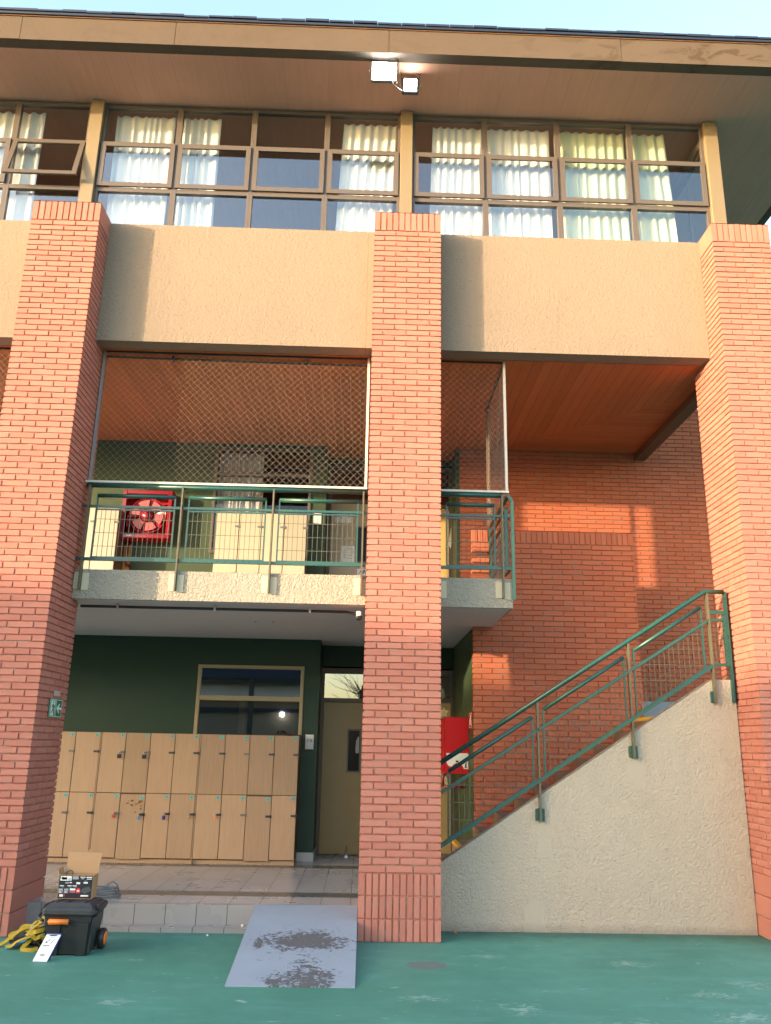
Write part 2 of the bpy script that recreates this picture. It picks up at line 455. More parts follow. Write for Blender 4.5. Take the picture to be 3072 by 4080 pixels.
def glass(name, tint, base):
    m = bpy.data.materials.new(name); m.use_nodes = True
    t = m.node_tree; t.nodes.clear()
    o = t.nodes.new("ShaderNodeOutputMaterial"); mx = t.nodes.new("ShaderNodeMixShader")
    tr = t.nodes.new("ShaderNodeBsdfTransparent"); tr.inputs[0].default_value = (*tint, 1)
    gl = t.nodes.new("ShaderNodeBsdfGlossy"); gl.inputs["Roughness"].default_value = 0.015
    gl.inputs[0].default_value = (0.92, 0.96, 1, 1)
    lw = t.nodes.new("ShaderNodeLayerWeight"); lw.inputs[0].default_value = 0.5
    pw = t.nodes.new("ShaderNodeMath"); pw.operation = 'POWER'; pw.inputs[1].default_value = 5.0
    ma = t.nodes.new("ShaderNodeMath"); ma.operation = 'MULTIPLY_ADD'; ma.inputs[1].default_value = 0.95 - base; ma.inputs[2].default_value = 0.045 + base
    t.links.new(lw.outputs["Facing"], pw.inputs[0]); t.links.new(pw.outputs[0], ma.inputs[0]); t.links.new(ma.outputs[0], mx.inputs[0])
    t.links.new(tr.outputs[0], mx.inputs[1]); t.links.new(gl.outputs[0], mx.inputs[2]); t.links.new(mx.outputs[0], o.inputs[0])
    MAT[name] = m
glass("window_glass", (0.93, 0.95, 0.95), 0.05)
glass("porch_glass", (0.55, 0.58, 0.60), 0.11)
glass("gallery_glass", (0.8, 0.8, 0.8), -0.025)
glass("clear_film", (0.86, 0.86, 0.86), 0.22)

def lamp_mat(name, col, st):
    m = bpy.data.materials.new(name); m.use_nodes = True
    b = m.node_tree.nodes["Principled BSDF"]
    b.inputs["Emission Color"].default_value = (*col, 1); b.inputs["Emission Strength"].default_value = st
    b.inputs["Base Color"].default_value = (0.8, 0.8, 0.8, 1)
    MAT[name] = m
lamp_mat("lamp_cool", (0.86, 0.97, 1.0), 14.0)
lamp_mat("lamp_white", (1.0, 0.96, 0.88), 10.0)

# ------------------------------------------------------------------ mesh helpers
class MB:
    """collects faces (in plan coordinates) and links them as ONE mesh object"""
    def __init__(s): s.v = []; s.f = []; s.r = []; s.mi = []
    def quad(s, a, b, c, d, r=0.5, mi=0):
        k = len(s.v); s.v += [tuple(a), tuple(b), tuple(c), tuple(d)]
        s.f.append((k, k + 1, k + 2, k + 3)); s.r.append(r); s.mi.append(mi)
    def poly(s, pts, r=0.5, mi=0):
        k = len(s.v); s.v += [tuple(p) for p in pts]
        s.f.append(tuple(range(k, k + len(pts)))); s.r.append(r); s.mi.append(mi)
    def hexa(s, p, r=0.5, mi=0):
        """p: bottom ring of 4 then top ring of 4"""
        k = len(s.v); s.v += [tuple(q) for q in p]
        for f in ((3, 2, 1, 0), (4, 5, 6, 7), (0, 1, 5, 4), (1, 2, 6, 5), (2, 3, 7, 6), (3, 0, 4, 7)):
            s.f.append(tuple(k + i for i in f)); s.r.append(r); s.mi.append(mi)
    def box(s, x0, x1, y0, y1, z0, z1, r=0.5, mi=0, bev=0.0):
        if bev <= 0:
            s.hexa([(x0, y0, z0), (x1, y0, z0), (x1, y1, z0), (x0, y1, z0), (x0, y0, z1), (x1, y0, z1), (x1, y1, z1), (x0, y1, z1)], r, mi)
            return
        b = min(bev, (x1 - x0) * .45, (y1 - y0) * .45, (z1 - z0) * .45)
        k = len(s.v)
        def ring(z, i): return [(x0 + i, y0, z), (x1 - i, y0, z), (x1, y0 + i, z), (x1, y1 - i, z), (x1 - i, y1, z), (x0 + i, y1, z), (x0, y1 - i, z), (x0, y0 + i, z)]
        def ring2(z): return [(x0 + b, y0 + b, z), (x1 - b, y0 + b, z), (x1 - b, y0 + b, z), (x1 - b, y1 - b, z), (x1 - b, y1 - b, z), (x0 + b, y1 - b, z), (x0 + b, y1 - b, z), (x0 + b, y0 + b, z)]
        R = [ring2(z0), ring(z0 + b, b), ring(z1 - b, b), ring2(z1)]
        for q in R: s.v += q
        for j in range(3):
            for i in range(8):
                a, c2 = k + j * 8 + i, k + j * 8 + (i + 1) % 8
                if j == 0 and i % 2 == 1: s.f.append((a, c2 + 8, a + 8))
                elif j == 2 and i % 2 == 1: s.f.append((a, c2, a + 8))
                else: s.f.append((a, c2, c2 + 8, a + 8))
                s.r.append(r); s.mi.append(mi)
        s.f.append((k + 7, k + 5, k + 3, k + 1)); s.r.append(r); s.mi.append(mi)
        t = k + 24
        s.f.append((t + 0, t + 2, t + 4, t + 6)); s.r.append(r); s.mi.append(mi)
    def tube(s, pts, rad, seg=8, cap=True, r=0.5, mi=0, closed=False):
        pts = [Vector(p) for p in pts]; n = len(pts); k = len(s.v)
        rr = rad if isinstance(rad, (list, tuple)) else [rad] * n
        prev = None
        for i, p in enumerate(pts):
            if closed: t = pts[(i + 1) % n] - pts[i - 1]
            else: t = pts[min(i + 1, n - 1)] - pts[max(i - 1, 0)]
            t.normalize()
            if prev is None:
                a = Vector((0, 0, 1)) if abs(t.z) < 0.9 else Vector((0, 1, 0))
                u = t.cross(a).normalized()
            else:
                u = (prev - t * prev.dot(t)).normalized()
            prev = u; w = t.cross(u)
            for j in range(seg):
                an = 2 * PI * (j + 0.5) / seg
                s.v.append(tuple(p + (u * math.cos(an) + w * math.sin(an)) * rr[i]))
        for i in range(n if closed else n - 1):
            for j in range(seg):
                a = k + i * seg; b2 = k + ((i + 1) % n) * seg
                s.f.append((a + j, a + (j + 1) % seg, b2 + (j + 1) % seg, b2 + j)); s.r.append(r); s.mi.append(mi)
        if cap and not closed:
            s.f.append(tuple(k + j for j in reversed(range(seg)))); s.r.append(r); s.mi.append(mi)
            s.f.append(tuple(k + (n - 1) * seg + j for j in range(seg))); s.r.append(r); s.mi.append(mi)
    def bar(s, a, b, w, d, side=(1, 0, 0), r=0.5, mi=0):
        """flat bar a->b; w across 'side', d across the third axis"""
        a = Vector(a); b = Vector(b); t = (b - a).normalized()
        sd = Vector(side); sd = (sd - t * sd.dot(t)).normalized(); o = t.cross(sd)
        q = []
        for p in (a, b):
            for i, j in ((-1, -1), (1, -1), (1, 1), (-1, 1)): q.append(p + sd * (i * w / 2) + o * (j * d / 2))
        s.hexa(q, r, mi)
    def prism(s, outline, y0, y1, r=0.5, mi=0, axis='Y'):
        """outline in (x,z) extruded along y (or (y,z) along x, (x,y) along z)"""
        def P(u, v, t):
            return (u, t, v) if axis == 'Y' else ((t, u, v) if axis == 'X' else (u, v, t))
        n = len(outline)
        s.poly([P(u, v, y0) for u, v in outline], r, mi)
        s.poly([P(u, v, y1) for u, v in reversed(outline)], r, mi)
        for i in range(n):
            (a, b), (c, d) = outline[i], outline[(i + 1) % n]
            s.quad(P(a, b, y0), P(a, b, y1), P(c, d, y1), P(c, d, y0), r, mi)
    def lathe(s, c, prof, axis, seg=20, r=0.5, mi=0):
        """prof: (radius, offset along axis) pairs about the point c"""
        c = Vector(c); ax = Vector(axis).normalized()
        a = Vector((0, 0, 1)) if abs(ax.z) < 0.9 else Vector((1, 0, 0))
        u = ax.cross(a).normalized(); w = ax.cross(u); k = len(s.v)
        for rad, o in prof:
            for j in range(seg):
                an = 2 * PI * j / seg
                s.v.append(tuple(c + ax * o + (u * math.cos(an) + w * math.sin(an)) * max(rad, 1e-4)))
        for i in range(len(prof) - 1):
            for j in range(seg):
                s.f.append((k + i * seg + j, k + i * seg + (j + 1) % seg, k + (i + 1) * seg + (j + 1) % seg, k + (i + 1) * seg + j)); s.r.append(r); s.mi.append(mi)
    def xf(s, mat, start=0):
        s.v[start:] = [tuple(mat @ Vector(p)) for p in s.v[start:]]
        return s
    def build(s, name, mats, parent=None, smooth=False, label=None):
        me = bpy.data.meshes.new(name)
        root = parent
        off = Vector((0, 0, 0))
        while root is not None: off += Vector(root["_loc"]) if "_loc" in root else Vector(); root = root.parent
        me.from_pydata([tuple(Vector(p) - off) for p in s.v], [], s.f)
        if not isinstance(mats, (list, tuple)): mats = [mats]
        for m in mats: me.materials.append(MAT[m])
        if len(mats) > 1: me.polygons.foreach_set("material_index", s.mi)
        at = me.attributes.new("rnd", 'FLOAT', 'FACE')
        at.data.foreach_set("value", s.r)
        if smooth: me.polygons.foreach_set("use_smooth", [True] * len(s.f))
        me.update()
        o = bpy.data.objects.new(name, me)
        C.objects.link(o)
        if parent is not None: o.parent = parent
        if label: o["label"] = label
        return o

def thing(name, label, cat, loc=(0, 0, 0), group=None):
    o = bpy.data.objects.new(name, None); C.objects.link(o)
    o.empty_display_size = 0.1
    o.location = loc; o["_loc"] = list(map(float, loc)); o["label"] = label; o["category"] = cat
    if group: o["group"] = group
    return o
def tag(o, label, cat, group=None, kind=None):
    if label: o["label"] = label
    if cat: o["category"] = cat
    if group: o["group"] = group
    if kind: o["kind"] = kind
    return o
def lettering(mb, text, size, origin, right, upv, r=0.5, mi=0, depth=0.0015):
    """flat letters as faces of mb; origin = lower left corner, right/upv = unit vectors"""
    cu = bpy.data.curves.new("lettering", 'FONT'); cu.body = text; cu.size = 1.0
    ob = bpy.data.objects.new("lettering", cu); C.objects.link(ob)
    dg = bpy.context.evaluated_depsgraph_get()
    me = bpy.data.meshes.new_from_object(ob.evaluated_get(dg))
    O = Vector(origin); R = Vector(right); U = Vector(upv)
    k = len(mb.v)
    mb.v += [tuple(O + R * (v.co.x * size) + U * (v.co.y * size)) for v in me.vertices]
    for p in me.polygons:
        mb.f.append(tuple(k + i for i in p.vertices)); mb.r.append(r); mb.mi.append(mi)
    w = max((v.co.x for v in me.vertices), default=0) * size
    bpy.data.objects.remove(ob); bpy.data.curves.remove(cu); bpy.data.meshes.remove(me)
    return w

# ------------------------------------------------------------------ bricks
J = 0.0138     # joint width
RC = 0.0155     # joint depth
def brickface(mb, O, R, N, w, z0, courses, fr, ch, jit=0.0016):
    """bricks standing proud of a wall face. O: lower-left corner (face plane), R: unit vector along, N: outward normal.
       fr(k) -> list of break positions 0..w for course k"""
    R = Vector(R); N = Vector(N); O = Vector(O)
    for k in range(courses):
        br = fr(k)
        zb = z0 + k * ch + J * .5; zt = z0 + (k + 1) * ch - J * .5
        for i in range(len(br) - 1):
            a = br[i] + (J * .5 if i > 0 else 0) ; b = br[i + 1] - (J * .5 if i < len(br) - 2 else 0)
            if b - a < 0.012: continue
            d = random.uniform(-jit, jit)
            e = 0.0022
            r = random.random() if random.random() < .8 else random.choice((0.0, 1.0))
            ja, jb, jz, jt = (random.uniform(-.002, .002) for _ in range(4))
            if i == 0: ja = 0
            if i == len(br) - 2: jb = 0
            def P(u, z, o): q = O + R * u + N * o; return (q.x, q.y, z)
            base = [P(a + ja, zb + jz, -RC), P(b + jb, zb + jz, -RC), P(b + jb, zt + jt, -RC), P(a + ja, zt + jt, -RC)]
            ea = 0 if i == 0 else e; eb = 0 if i == len(br) - 2 else e
            top = [P(a + ja + ea, zb + jz + e, d), P(b + jb - eb, zb + jz + e, d), P(b + jb - eb, zt + jt - e, d), P(a + ja + ea, zt + jt - e, d)]
            mb.quad(*top, r)
            for q in range(4):
                mb.quad(base[q], base[(q + 1) % 4], top[(q + 1) % 4], top[q], r)
def running(w, pitch, phase):
    def fr(k):
        off = (phase + (0.5 * pitch if k % 2 else 0)) % pitch
        br = [0.0]; u = off if off > 0.02 else pitch
        while u < w - 0.02: br.append(u); u += pitch
        br.append(w); return br
    return fr
def fracs(w, odd, even):
    return lambda k: [w * q for q in (odd if k % 2 == 0 else even)]

# ================================================================== GROUND
g = MB(); g.quad((-260, -260, 0), (260, -260, 0), (260, 260, 0), (-260, 260, 0))
tag(g.build("ground", "court_green"), "worn green painted playground court", "ground", kind="structure")
# porch floor: tiled slab with its riser and a low plinth in front
FZ = 0.256
g = MB()
g.box(-9.0, 0.885, 0.50, 5.6, -0.05, FZ)
g.box(0.885, 1.6, 0.62, 5.6, -0.05, FZ)
g.box(-9.0, -0.004, 0.33, 0.498, -0.05, 0.05)
pf = g.build("porch_floor", "porch_tile")
tag(pf, "grey tiled porch floor with dark tile bands and a low step", "floor", kind="structure")

# ================================================================== SCHOOL BUILDING
B = thing("school_building", "two storey school building with red brick pillars, ochre stucco bands and a deep eave", "building")
XL0, XL1 = -4.587, -3.689
XM0, XM1 = 0.0, 0.891
XR0, XR1 = 4.596, 5.389
PD = 0.96; PT = 8.98; BB = 0.684; NC = 103; CH = (PT - 0.29 - BB) / NC
def pillar(x0, x1, faces, odd, even, nsb, nst, label):
    w = x1 - x0
    mo = MB(); mo.box(x0 + RC, x1 - RC, RC, PD - RC, 0, PT - 0.004)
    b = MB()
    def side(O, R, N, wid, full):
        o_, e_ = (odd, even) if full else ((0, .34, .67, 1), (0, .17, .5, .83, 1))
        brickface(b, O, R, N, wid, BB, NC, fracs(wid, o_, e_), CH)
        nb = nsb if full else 1
        for q in range(3):
            brickface(b, (O[0], O[1], 0), R, N, wid, q * BB / 3, 1, lambda k: [wid * i / nb for i in range(nb + 1)], BB / 3, 0.002)
        nt = nst if full else 1
        brickface(b, O, R, N, wid, PT - .29, 1, lambda k: [wid * i / nt for i in range(nt + 1)], .29, 0.002)
    side((x0, 0, 0), (1, 0, 0), (0, -1, 0), w, True)
    side((x1, RC, 0), (0, 1, 0), (1, 0, 0), PD - RC, False)
    side((x0, PD, 0), (0, -1, 0), (-1, 0, 0), PD - RC, False)
    side((x1, PD, 0), (-1, 0, 0), (0, 1, 0), w, False)
    b.quad((x0, 0, PT), (x1, 0, PT), (x1, PD, PT), (x0, PD, PT))
    o = b.build("brick_pillar", "brick", B, label=label)
    mo.build("mortar_core", "mortar", o)
pillar(XL0, XL1, 0, (0, .325, .66, 1), (0, .155, .494, .833, 1), 12, 11, None)
pillar(XM0, XM1, 0, (0, .325, .66, 1), (0, .155, .494, .833, 1), 12, 11, None)
pillar(XR0, XR1, 0, (0, .36, .64, 1), (0, .18, .51, .84, 1), 11, 10, None)

# stucco bands between the pillars (parapet of the top floor)
YS = 0.42; ZT = 8.95; ZB = 7.157
for x0, x1 in ((-9.4, XL0 - 0.002), (XL1 + 0.002, XM0 - 0.002), (XM1 + 0.002, XR0 - 0.002)):
    g = MB(); g.box(x0, x1, YS, 0.66, ZB, ZT)
    g.build("stucco_parapet", "stucco", B)
g = MB()
for x0, x1 in ((XL0, XL1), (XM0, XM1), (XR0, XR1)): g.box(x0 + .02, x1 - .02, PD - RC - .3, PD + .02, ZB, ZT - .02)
# soffit board edge strip: the dark shadow gap behind the beam
GAPY = 0.70
# timber ceiling over the balcony, mitred at its right end
def ceil_piece(pts, mat):
    q = MB(); q.prism(pts, 7.17, 7.24, axis='Z'); return q.build("timber_ceiling", mat, B)
XE = 4.80
ceil_piece([(-9.4, 0.70), (XE, 0.70), (XE, 1.742), (2.24, 4.295), (1.62, 4.295), (1.62, 5.6), (-9.4, 5.6)], "ceiling_wood")
ceil_piece([(XE, 1.746), (XE, 4.295), (2.244, 4.295)], "ceiling_wood_cross")
g = MB(); g.box(XE + .002, 4.99, 0.97, 4.298, 7.05, 7.30); g.build("edge_beam", "beam_brown", B)
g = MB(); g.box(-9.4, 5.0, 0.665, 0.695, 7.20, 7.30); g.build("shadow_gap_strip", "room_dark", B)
# floor of the top room, its walls and ceiling
g = MB()
g.box(-9.4, 5.0, 0.665, 6.4, 7.305, 7.5)
g.box(-9.4, 5.0, 6.4, 6.6, 7.305, 11.08)
g.box(-9.5, -9.401, 0.3, 6.6, 7.305, 11.08)
g.build("room_shell", "room_beige", B)
g = MB()
g.box(4.93, 5.05, 0.70, 2.2, 7.51, 9.0); g.box(4.93, 5.05, 0.70, 2.2, 10.9, 11.075); g.box(4.93, 5.05, 2.2, 6.4, 7.51, 11.075)
g.build("end_wall", "stucco", B)

# eave: boards, fascia, roof
EZ = 11.10; EY = -0.39; EX = 6.95
g = MB(); g.box(-9.6, EX - .12, EY + .002, 7.4, EZ, EZ + .05); g.build("eave_soffit", "eave_board", B)
g = MB()
xs = [-9.6, -4.86, -2.78, 0.13, 3.33, 5.55, EX]
for a, b_ in zip(xs[:-1], xs[1:]): g.box(a + .004, b_ - .004, -0.55, EY, EZ + random.uniform(-.004, .004), EZ + .375 + random.uniform(-.004, .004))
g.box(-9.6, EX - .01, -0.545, EY - .01, EZ + .004, EZ + .36)
g.box(EX - .115, EX, EY + .004, 7.4, EZ - .02, EZ + .36)
g.build("fascia", "fascia_paint", B)
g = MB(); g.box(-9.6, EX + .02, -0.562, -0.40, EZ + .378, EZ + .390); g.build("fascia_drip_edge", "rust_edge", B)
g = MB()
x = -9.6
while x < EX + .03:                       # shingles: two staggered rows of thin dark tabs with small gaps
    w = 0.33
    for row in range(16):
        yy = -0.60 + row * 0.34; zz = EZ + .428 + row * 0.034
        xo = x + (0.17 if row % 2 else 0)
        t = random.uniform(.026, .040); dz = random.uniform(-.003, .014)
        g.hexa([(xo, yy, zz + dz), (xo + w - .006, yy, zz + dz), (xo + w - .006, yy + .36, zz + .035), (xo, yy + .36, zz + .035),
                (xo, yy, zz + t + dz), (xo + w - .006, yy, zz + t + dz), (xo + w - .006, yy + .36, zz + .035 + t), (xo, yy + .36, zz + .035 + t)], random.random())
    x += w
g.box(-9.6, EX + .03, -0.585, 7.4, EZ + .392, EZ + .428)
g.build("roof", "roof_tile", B)

# top floor windows: a column of three lights each, the middle one an awning sash
WY = 0.60
def window_column(x0, x1, opened=False, blank=False):
    f = MB(); zb, zt = 8.90, 11.08
    d0, d1 = WY - .03, WY + .04
    f.box(x0 + .001, x0 + .040, d0, d1, zb, zt); f.box(x1 - .040, x1 - .001, d0, d1, zb, zt)
    f.box(x0 + .041, x1 - .041, d0 + .003, d1, zt - .06, zt - .001)
    f.box(x0 + .041, x1 - .041, d0 + .003, d1, zb, zb + .05)
    f.box(x0 + .041, x1 - .041, d0 + .003, d1, 9.585, 9.650)
    f.box(x0 + .041, x1 - .041, d0 + .003, d1, 10.395, 10.43)
    w = f.build("window", "bronze_frame", B)
    # sash
    s_ = MB(); a, b_ = x0 + .022, x1 - .022; z0, z1 = 9.655, 10.40; t = .068; y0, y1 = WY - .062, WY - .032
    s_.box(a, a + t, y0, y1, z0, z1); s_.box(b_ - t, b_, y0, y1, z0, z1)
    s_.box(a + t, b_ - t, y0 + .002, y1, z0, z0 + t); s_.box(a + t, b_ - t, y0 + .002, y1, z1 - t, z1)
    p2 = MB(); p2.box(a + t - .004, b_ - t + .004, WY - .050, WY - .045, z0 + t - .004, z1 - t + .004)
    if opened:
        R = Matrix.Translation((0, y0, z1)) @ Matrix.Rotation(math.radians(-15), 4, 'X') @ Matrix.Translation((0, -y0, -z1))
        s_.xf(R); p2.xf(R)
    so = s_.build("sash", "bronze_frame", w)
    p2.build("sash_pane", "window_glass", w)
    p = MB()
    p.box(x0 + .038, x1 - .038, WY + .002, WY + .007, 10.425, zt - .055)
    p.build("pane", "window_glass", w)
    p = MB(); p.box(x0 + .038, x1 - .038, WY + .002, WY + .007, zb + .045, 9.59)
    p.build("pane", "window_glass", w)
cols = [(-8.5, -7.4), (-7.4, -6.35), (-6.35, -5.285), (-5.285, -4.21), (-4.02, -2.91), (-2.91, -1.812), (-1.812, -0.735), (-0.735, 0.345), (0.527, 1.595), (1.595, 2.678), (2.678, 3.765), (3.765, 4.872)]
for a, b_ in cols: window_column(a, b_, opened=abs(a + 5.285) < .01)
for a, b_ in ((-9.4, -8.5), (-4.21, -4.02), (0.345, 0.527), (4.872, 5.075)):
    g = MB(); g.box(a + .002, b_ - .002, 0.50, 0.72, 8.90, 11.095, bev=.006); g.build("window_post", "ochre_metal", B)
# window on the end wall
g = MB(); g.box(4.96, 5.0, 0.74, 2.18, 9.0, 9.06); g.box(4.96, 5.0, 0.74, 2.18, 10.82, 10.895); g.box(4.96, 5.0, 1.45, 1.50, 9.06, 10.82)
w = g.build("window", "bronze_frame", B)
g = MB(); g.box(4.975, 4.98, 0.74, 2.18, 9.05, 10.83); g.build("pane", "window_glass", w)

# balcony slab, cantilevered and tapered
SF = 0.72; SZ1 = 4.10; SZ0 = 3.727
g = MB()
prof = [(SF, SZ0), (4.2, 3.69), (4.2, SZ1 - .002), (SF, SZ1 - .002)]
g.prism(prof, -9.4, 1.862, axis='X', mi=1)
g.box(4.2 - 4.2 - 9.4, 1.62, 4.2, 5.6, 3.692, SZ1 - .004, mi=1)
fr = MB()
# stucco face with a slightly ragged lower lip
segs = [(-9.4, XL0), (XL1, XM0), (XM1, 1.868)]
for a, b_ in segs: fr.box(a + .004, b_ - .004, SF - .012, SF + .03, SZ0 - .004, SZ1)
fr.box(1.8645, 1.878, SF - .011, 2.36, SZ0 - .004, SZ1 + .001)
sl = g.build("balcony_slab", ["slab_paint", "slab_paint"], B)
fr.build("slab_face", "stucco_slab", sl)
g = MB(); g.box(XL1, 1.862, SF + .04, 4.29, SZ1 - .001, SZ1 + .006); g.build("balcony_paving", "skirting_tile", B)

# back walls. Ground floor
WB = 4.2
g = MB()
wx0, wx1, wz0, wz1 = -2.715, -0.975, 1.95, 3.245      # window opening
g.box(-9.4, wx0, WB, WB + .2, FZ, 3.692); g.box(wx0, wx1, WB, WB + .2, FZ, wz0); g.box(wx0, wx1, WB, WB + .2, wz1, 3.692)
g.box(wx1, -0.722, WB, 5.1, FZ, 3.692)
g.box(-0.722, 1.60, 5.0, 5.2, 3.33, 3.692)
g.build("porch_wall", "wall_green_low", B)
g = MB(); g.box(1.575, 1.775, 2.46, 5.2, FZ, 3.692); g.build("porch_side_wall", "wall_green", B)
g = MB(); g.box(wx1 + .002, -0.718, WB - .012, WB - .001, FZ, 0.385); g.box(-0.7215, -0.71, WB - .012, 5.0, FZ, 0.385)
g.build("skirting", "skirting_tile", B)
# dark room behind
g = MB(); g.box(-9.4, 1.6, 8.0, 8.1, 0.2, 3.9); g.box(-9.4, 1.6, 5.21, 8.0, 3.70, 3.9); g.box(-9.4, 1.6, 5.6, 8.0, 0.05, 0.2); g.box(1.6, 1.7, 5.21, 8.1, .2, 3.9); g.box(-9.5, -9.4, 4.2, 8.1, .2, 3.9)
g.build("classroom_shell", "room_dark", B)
def framed(x0, x1, y, z0, z1, t, rails, mat, glassmat, depth=.06, rt=None):
    f = MB(); rt = rt or t
    f.box(x0, x0 + t, y - .03, y + depth, z0, z1, bev=.004); f.box(x1 - t, x1, y - .03, y + depth, z0, z1, bev=.004)
    f.box(x0 + t, x1 - t, y - .028, y + depth, z0, z0 + t, bev=.004); f.box(x0 + t, x1 - t, y - .028, y + depth, z1 - t, z1, bev=.004)
    for a, b_ in rails: f.box(x0 + t, x1 - t, y - .027, y + depth, a, b_, bev=.004)
    o = f.build("window", mat, B)
    p = MB(); p.box(x0 + t - .004, x1 - t + .004, y + .012, y + .017, z0 + t - .004, z1 - t + .004)
    p.build("pane", glassmat, o)
    return o
framed(wx0, wx1, WB, wz0, wz1, .055, [(2.675, 2.75)], "cream_frame", "porch_glass")
# sliding mullion seen inside
g = MB(); g.box(-2.02, -1.93, WB + .06, WB + .09, wz0, 2.675); g.build("window_mullion", "door_olive", B)
# ground floor doors (recess)
def door(x0, x1, y, z0, zt, ztop, leafmat, lite, glassmat, framemat, handle=None):
    d = MB(); d.box(x0 + .03, x1 - .03, y, y + .05, z0 + .01, zt - .02, bev=.006)
    o = d.build("door", leafmat, B)
    f = MB(); f.box(x0 - .03, x0 + .028, y - .03, y + .09, z0, ztop); f.box(x1 - .028, x1 + .03, y - .03, y + .09, z0, ztop)
    f.box(x0 + .028, x1 - .028, y - .028, y + .09, zt - .018, zt + .05); f.box(x0 + .028, x1 - .028, y - .028, y + .09, ztop - .09, ztop)
    f.build("door_frame", framemat, o)
    p = MB(); p.box(x0 + .027, x1 - .027, y + .03, y + .035, zt + .045, ztop - .085); p.build("transom_pane", glassmat, o)
    if lite:
        a, b_, c_, e_ = lite
        q = MB(); t = .025
        q.box(a - t, a, y - .012, y + .01, c_ - t, e_ + t); q.box(b_, b_ + t, y - .012, y + .01, c_ - t, e_ + t)
        q.box(a, b_, y - .011, y + .01, c_ - t, c_); q.box(a, b_, y - .011, y + .01, e_, e_ + t)
        q.build("vision_frame", framemat, o)
        q = MB(); q.box(a, b_, y - .006, y - .002, c_, e_); q.build("vision_pane", "vision_dark", o)
    if handle:
        q = MB(); q.tube([(handle[0], y - .002, handle[1]), (handle[0], y - .06, handle[1]), (handle[0] - .10, y - .06, handle[1])], .011, 8); q.build("handle", "metal_dark", o, True)
    return o
paint("vision_dark", (0.010, 0.011, 0.015), 0.15, 0.12, 0.1)
paint("vision_blue", (0.10, 0.19, 0.26), 0.10, 0.6, 0.1)
DO = door(-0.70, 0.42, 5.0, FZ, 2.74, 3.30, "door_olive", (-0.225, -0.04, 1.59, 2.25), "porch_glass", "bronze_frame", (0.33, 1.35))
q = MB(); q.prism([(-0.105, 1.95), (-0.095, 2.08), (-0.065, 2.15), (-0.045, 2.15), (-0.045, 1.88), (-0.10, 1.88)], 4.990, 4.9925); q.build("pale_garment_reflection", "skirting_grey", DO)
D2_ = door(0.50, 1.56, 5.0, FZ, 2.765, 3.30, "door_yellow", None, "porch_glass", "bronze_frame", (0.62, 1.35))
g = MB(); g.box(0.425, 0.495, 4.96, 5.2, FZ, 3.33); g.build("door_jamb", "bronze_frame", B)

# upper floor back wall
UB = 4.3; UZ = 4.106
g = MB()
ux0, ux1, uz0, uz1 = -2.72, -1.0, 5.15, 7.08
g.box(-9.4, ux0, UB, UB + .2, UZ, 7.17); g.box(ux0, ux1, UB, UB + .2, UZ, uz0); g.box(ux0, ux1, UB, UB + .2, uz1, 7.17)
g.box(ux1, -0.735, UB, 5.05, UZ, 7.17)
g.box(-0.735, 1.62, 4.96, 5.2, 7.06, 7.17)
g.box(1.56, 1.62, 4.30, 5.2, UZ, 7.17)
g.build("gallery_wall", "wall_green", B)
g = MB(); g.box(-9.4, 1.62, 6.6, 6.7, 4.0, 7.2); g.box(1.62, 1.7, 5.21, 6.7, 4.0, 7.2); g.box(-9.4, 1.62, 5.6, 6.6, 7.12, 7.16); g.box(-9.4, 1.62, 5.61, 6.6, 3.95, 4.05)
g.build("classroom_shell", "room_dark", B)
framed(ux0, ux1, UB, uz0, uz1, .05, [(6.56, 6.62), (6.36, 6.42)], "bronze_frame", "gallery_glass")
g = MB(); g.box(-1.89, -1.845, UB - .02, UB + .04, uz0, 6.36); g.build("window_mullion", "bronze_frame", B)
DU = door(-0.70, 0.42, 5.0, UZ, 6.33, 7.05, "door_grey", (-0.175, -0.01, 5.22, 5.85), "window_glass", "bronze_frame", (0.33, 5.1))
DV = door(0.50, 1.535, 5.0, UZ, 6.27, 7.05, "door_yellow", None, "window_glass", "bronze_frame", (0.62, 5.1))
g = MB(); g.box(0.425, 0.495, 4.96, 5.2, UZ, 7.06); g.build("door_jamb", "bronze_frame", B)

# brick end wall behind the stairs
def brick_wall(parent, name, x0, x1, y0, y1, z0, z1, cap, mat, mort, courseh=CH, pitch=.305, left=True, right=True):
    b = MB(); mo = MB()
    mo.box(x0 + RC, x1 - RC, y0 + RC, y1 - RC, z0, z1 - .003)
    h = z1 - z0 - (cap or 0); nc = int(round(h / courseh)); ch = h / nc
    w = x1 - x0; d = y1 - y0
    def all_faces(za, n_, chh, frf):
        brickface(b, (x0, y0, 0), (1, 0, 0), (0, -1, 0), w, za, n_, frf(w), chh)
        if left: brickface(b, (x0, y1, 0), (0, -1, 0), (-1, 0, 0), d - RC, za, n_, frf(d - RC), chh)
        if right: brickface(b, (x1, y0 + RC, 0), (0, 1, 0), (1, 0, 0), d - RC, za, n_, frf(d - RC), chh)
        if cap: brickface(b, (x1, y1, 0), (-1, 0, 0), (0, 1, 0), w, za, n_, frf(w), chh)
    all_faces(z0, nc, ch, lambda ww: running(ww, pitch, .12))
    if cap:
        def sold(ww):
            m = max(1, int(round(ww / .082))); return lambda k: [ww * i / m for i in range(m + 1)]
        all_faces(z1 - cap, 1, cap, sold)
        b.quad((x0, y0, z1), (x1, y0, z1), (x1, y1, z1), (x0, y1, z1))
    o = b.build(name, mat, parent)
    mo.build("mortar_core", mort, o)
    return o
brick_wall(B, "brick_wall", 1.625, 6.6, 4.30, 4.52, 0.0, 7.165 + 12 * CH, 0, "brick_dark", "mortar_grey", left=False)

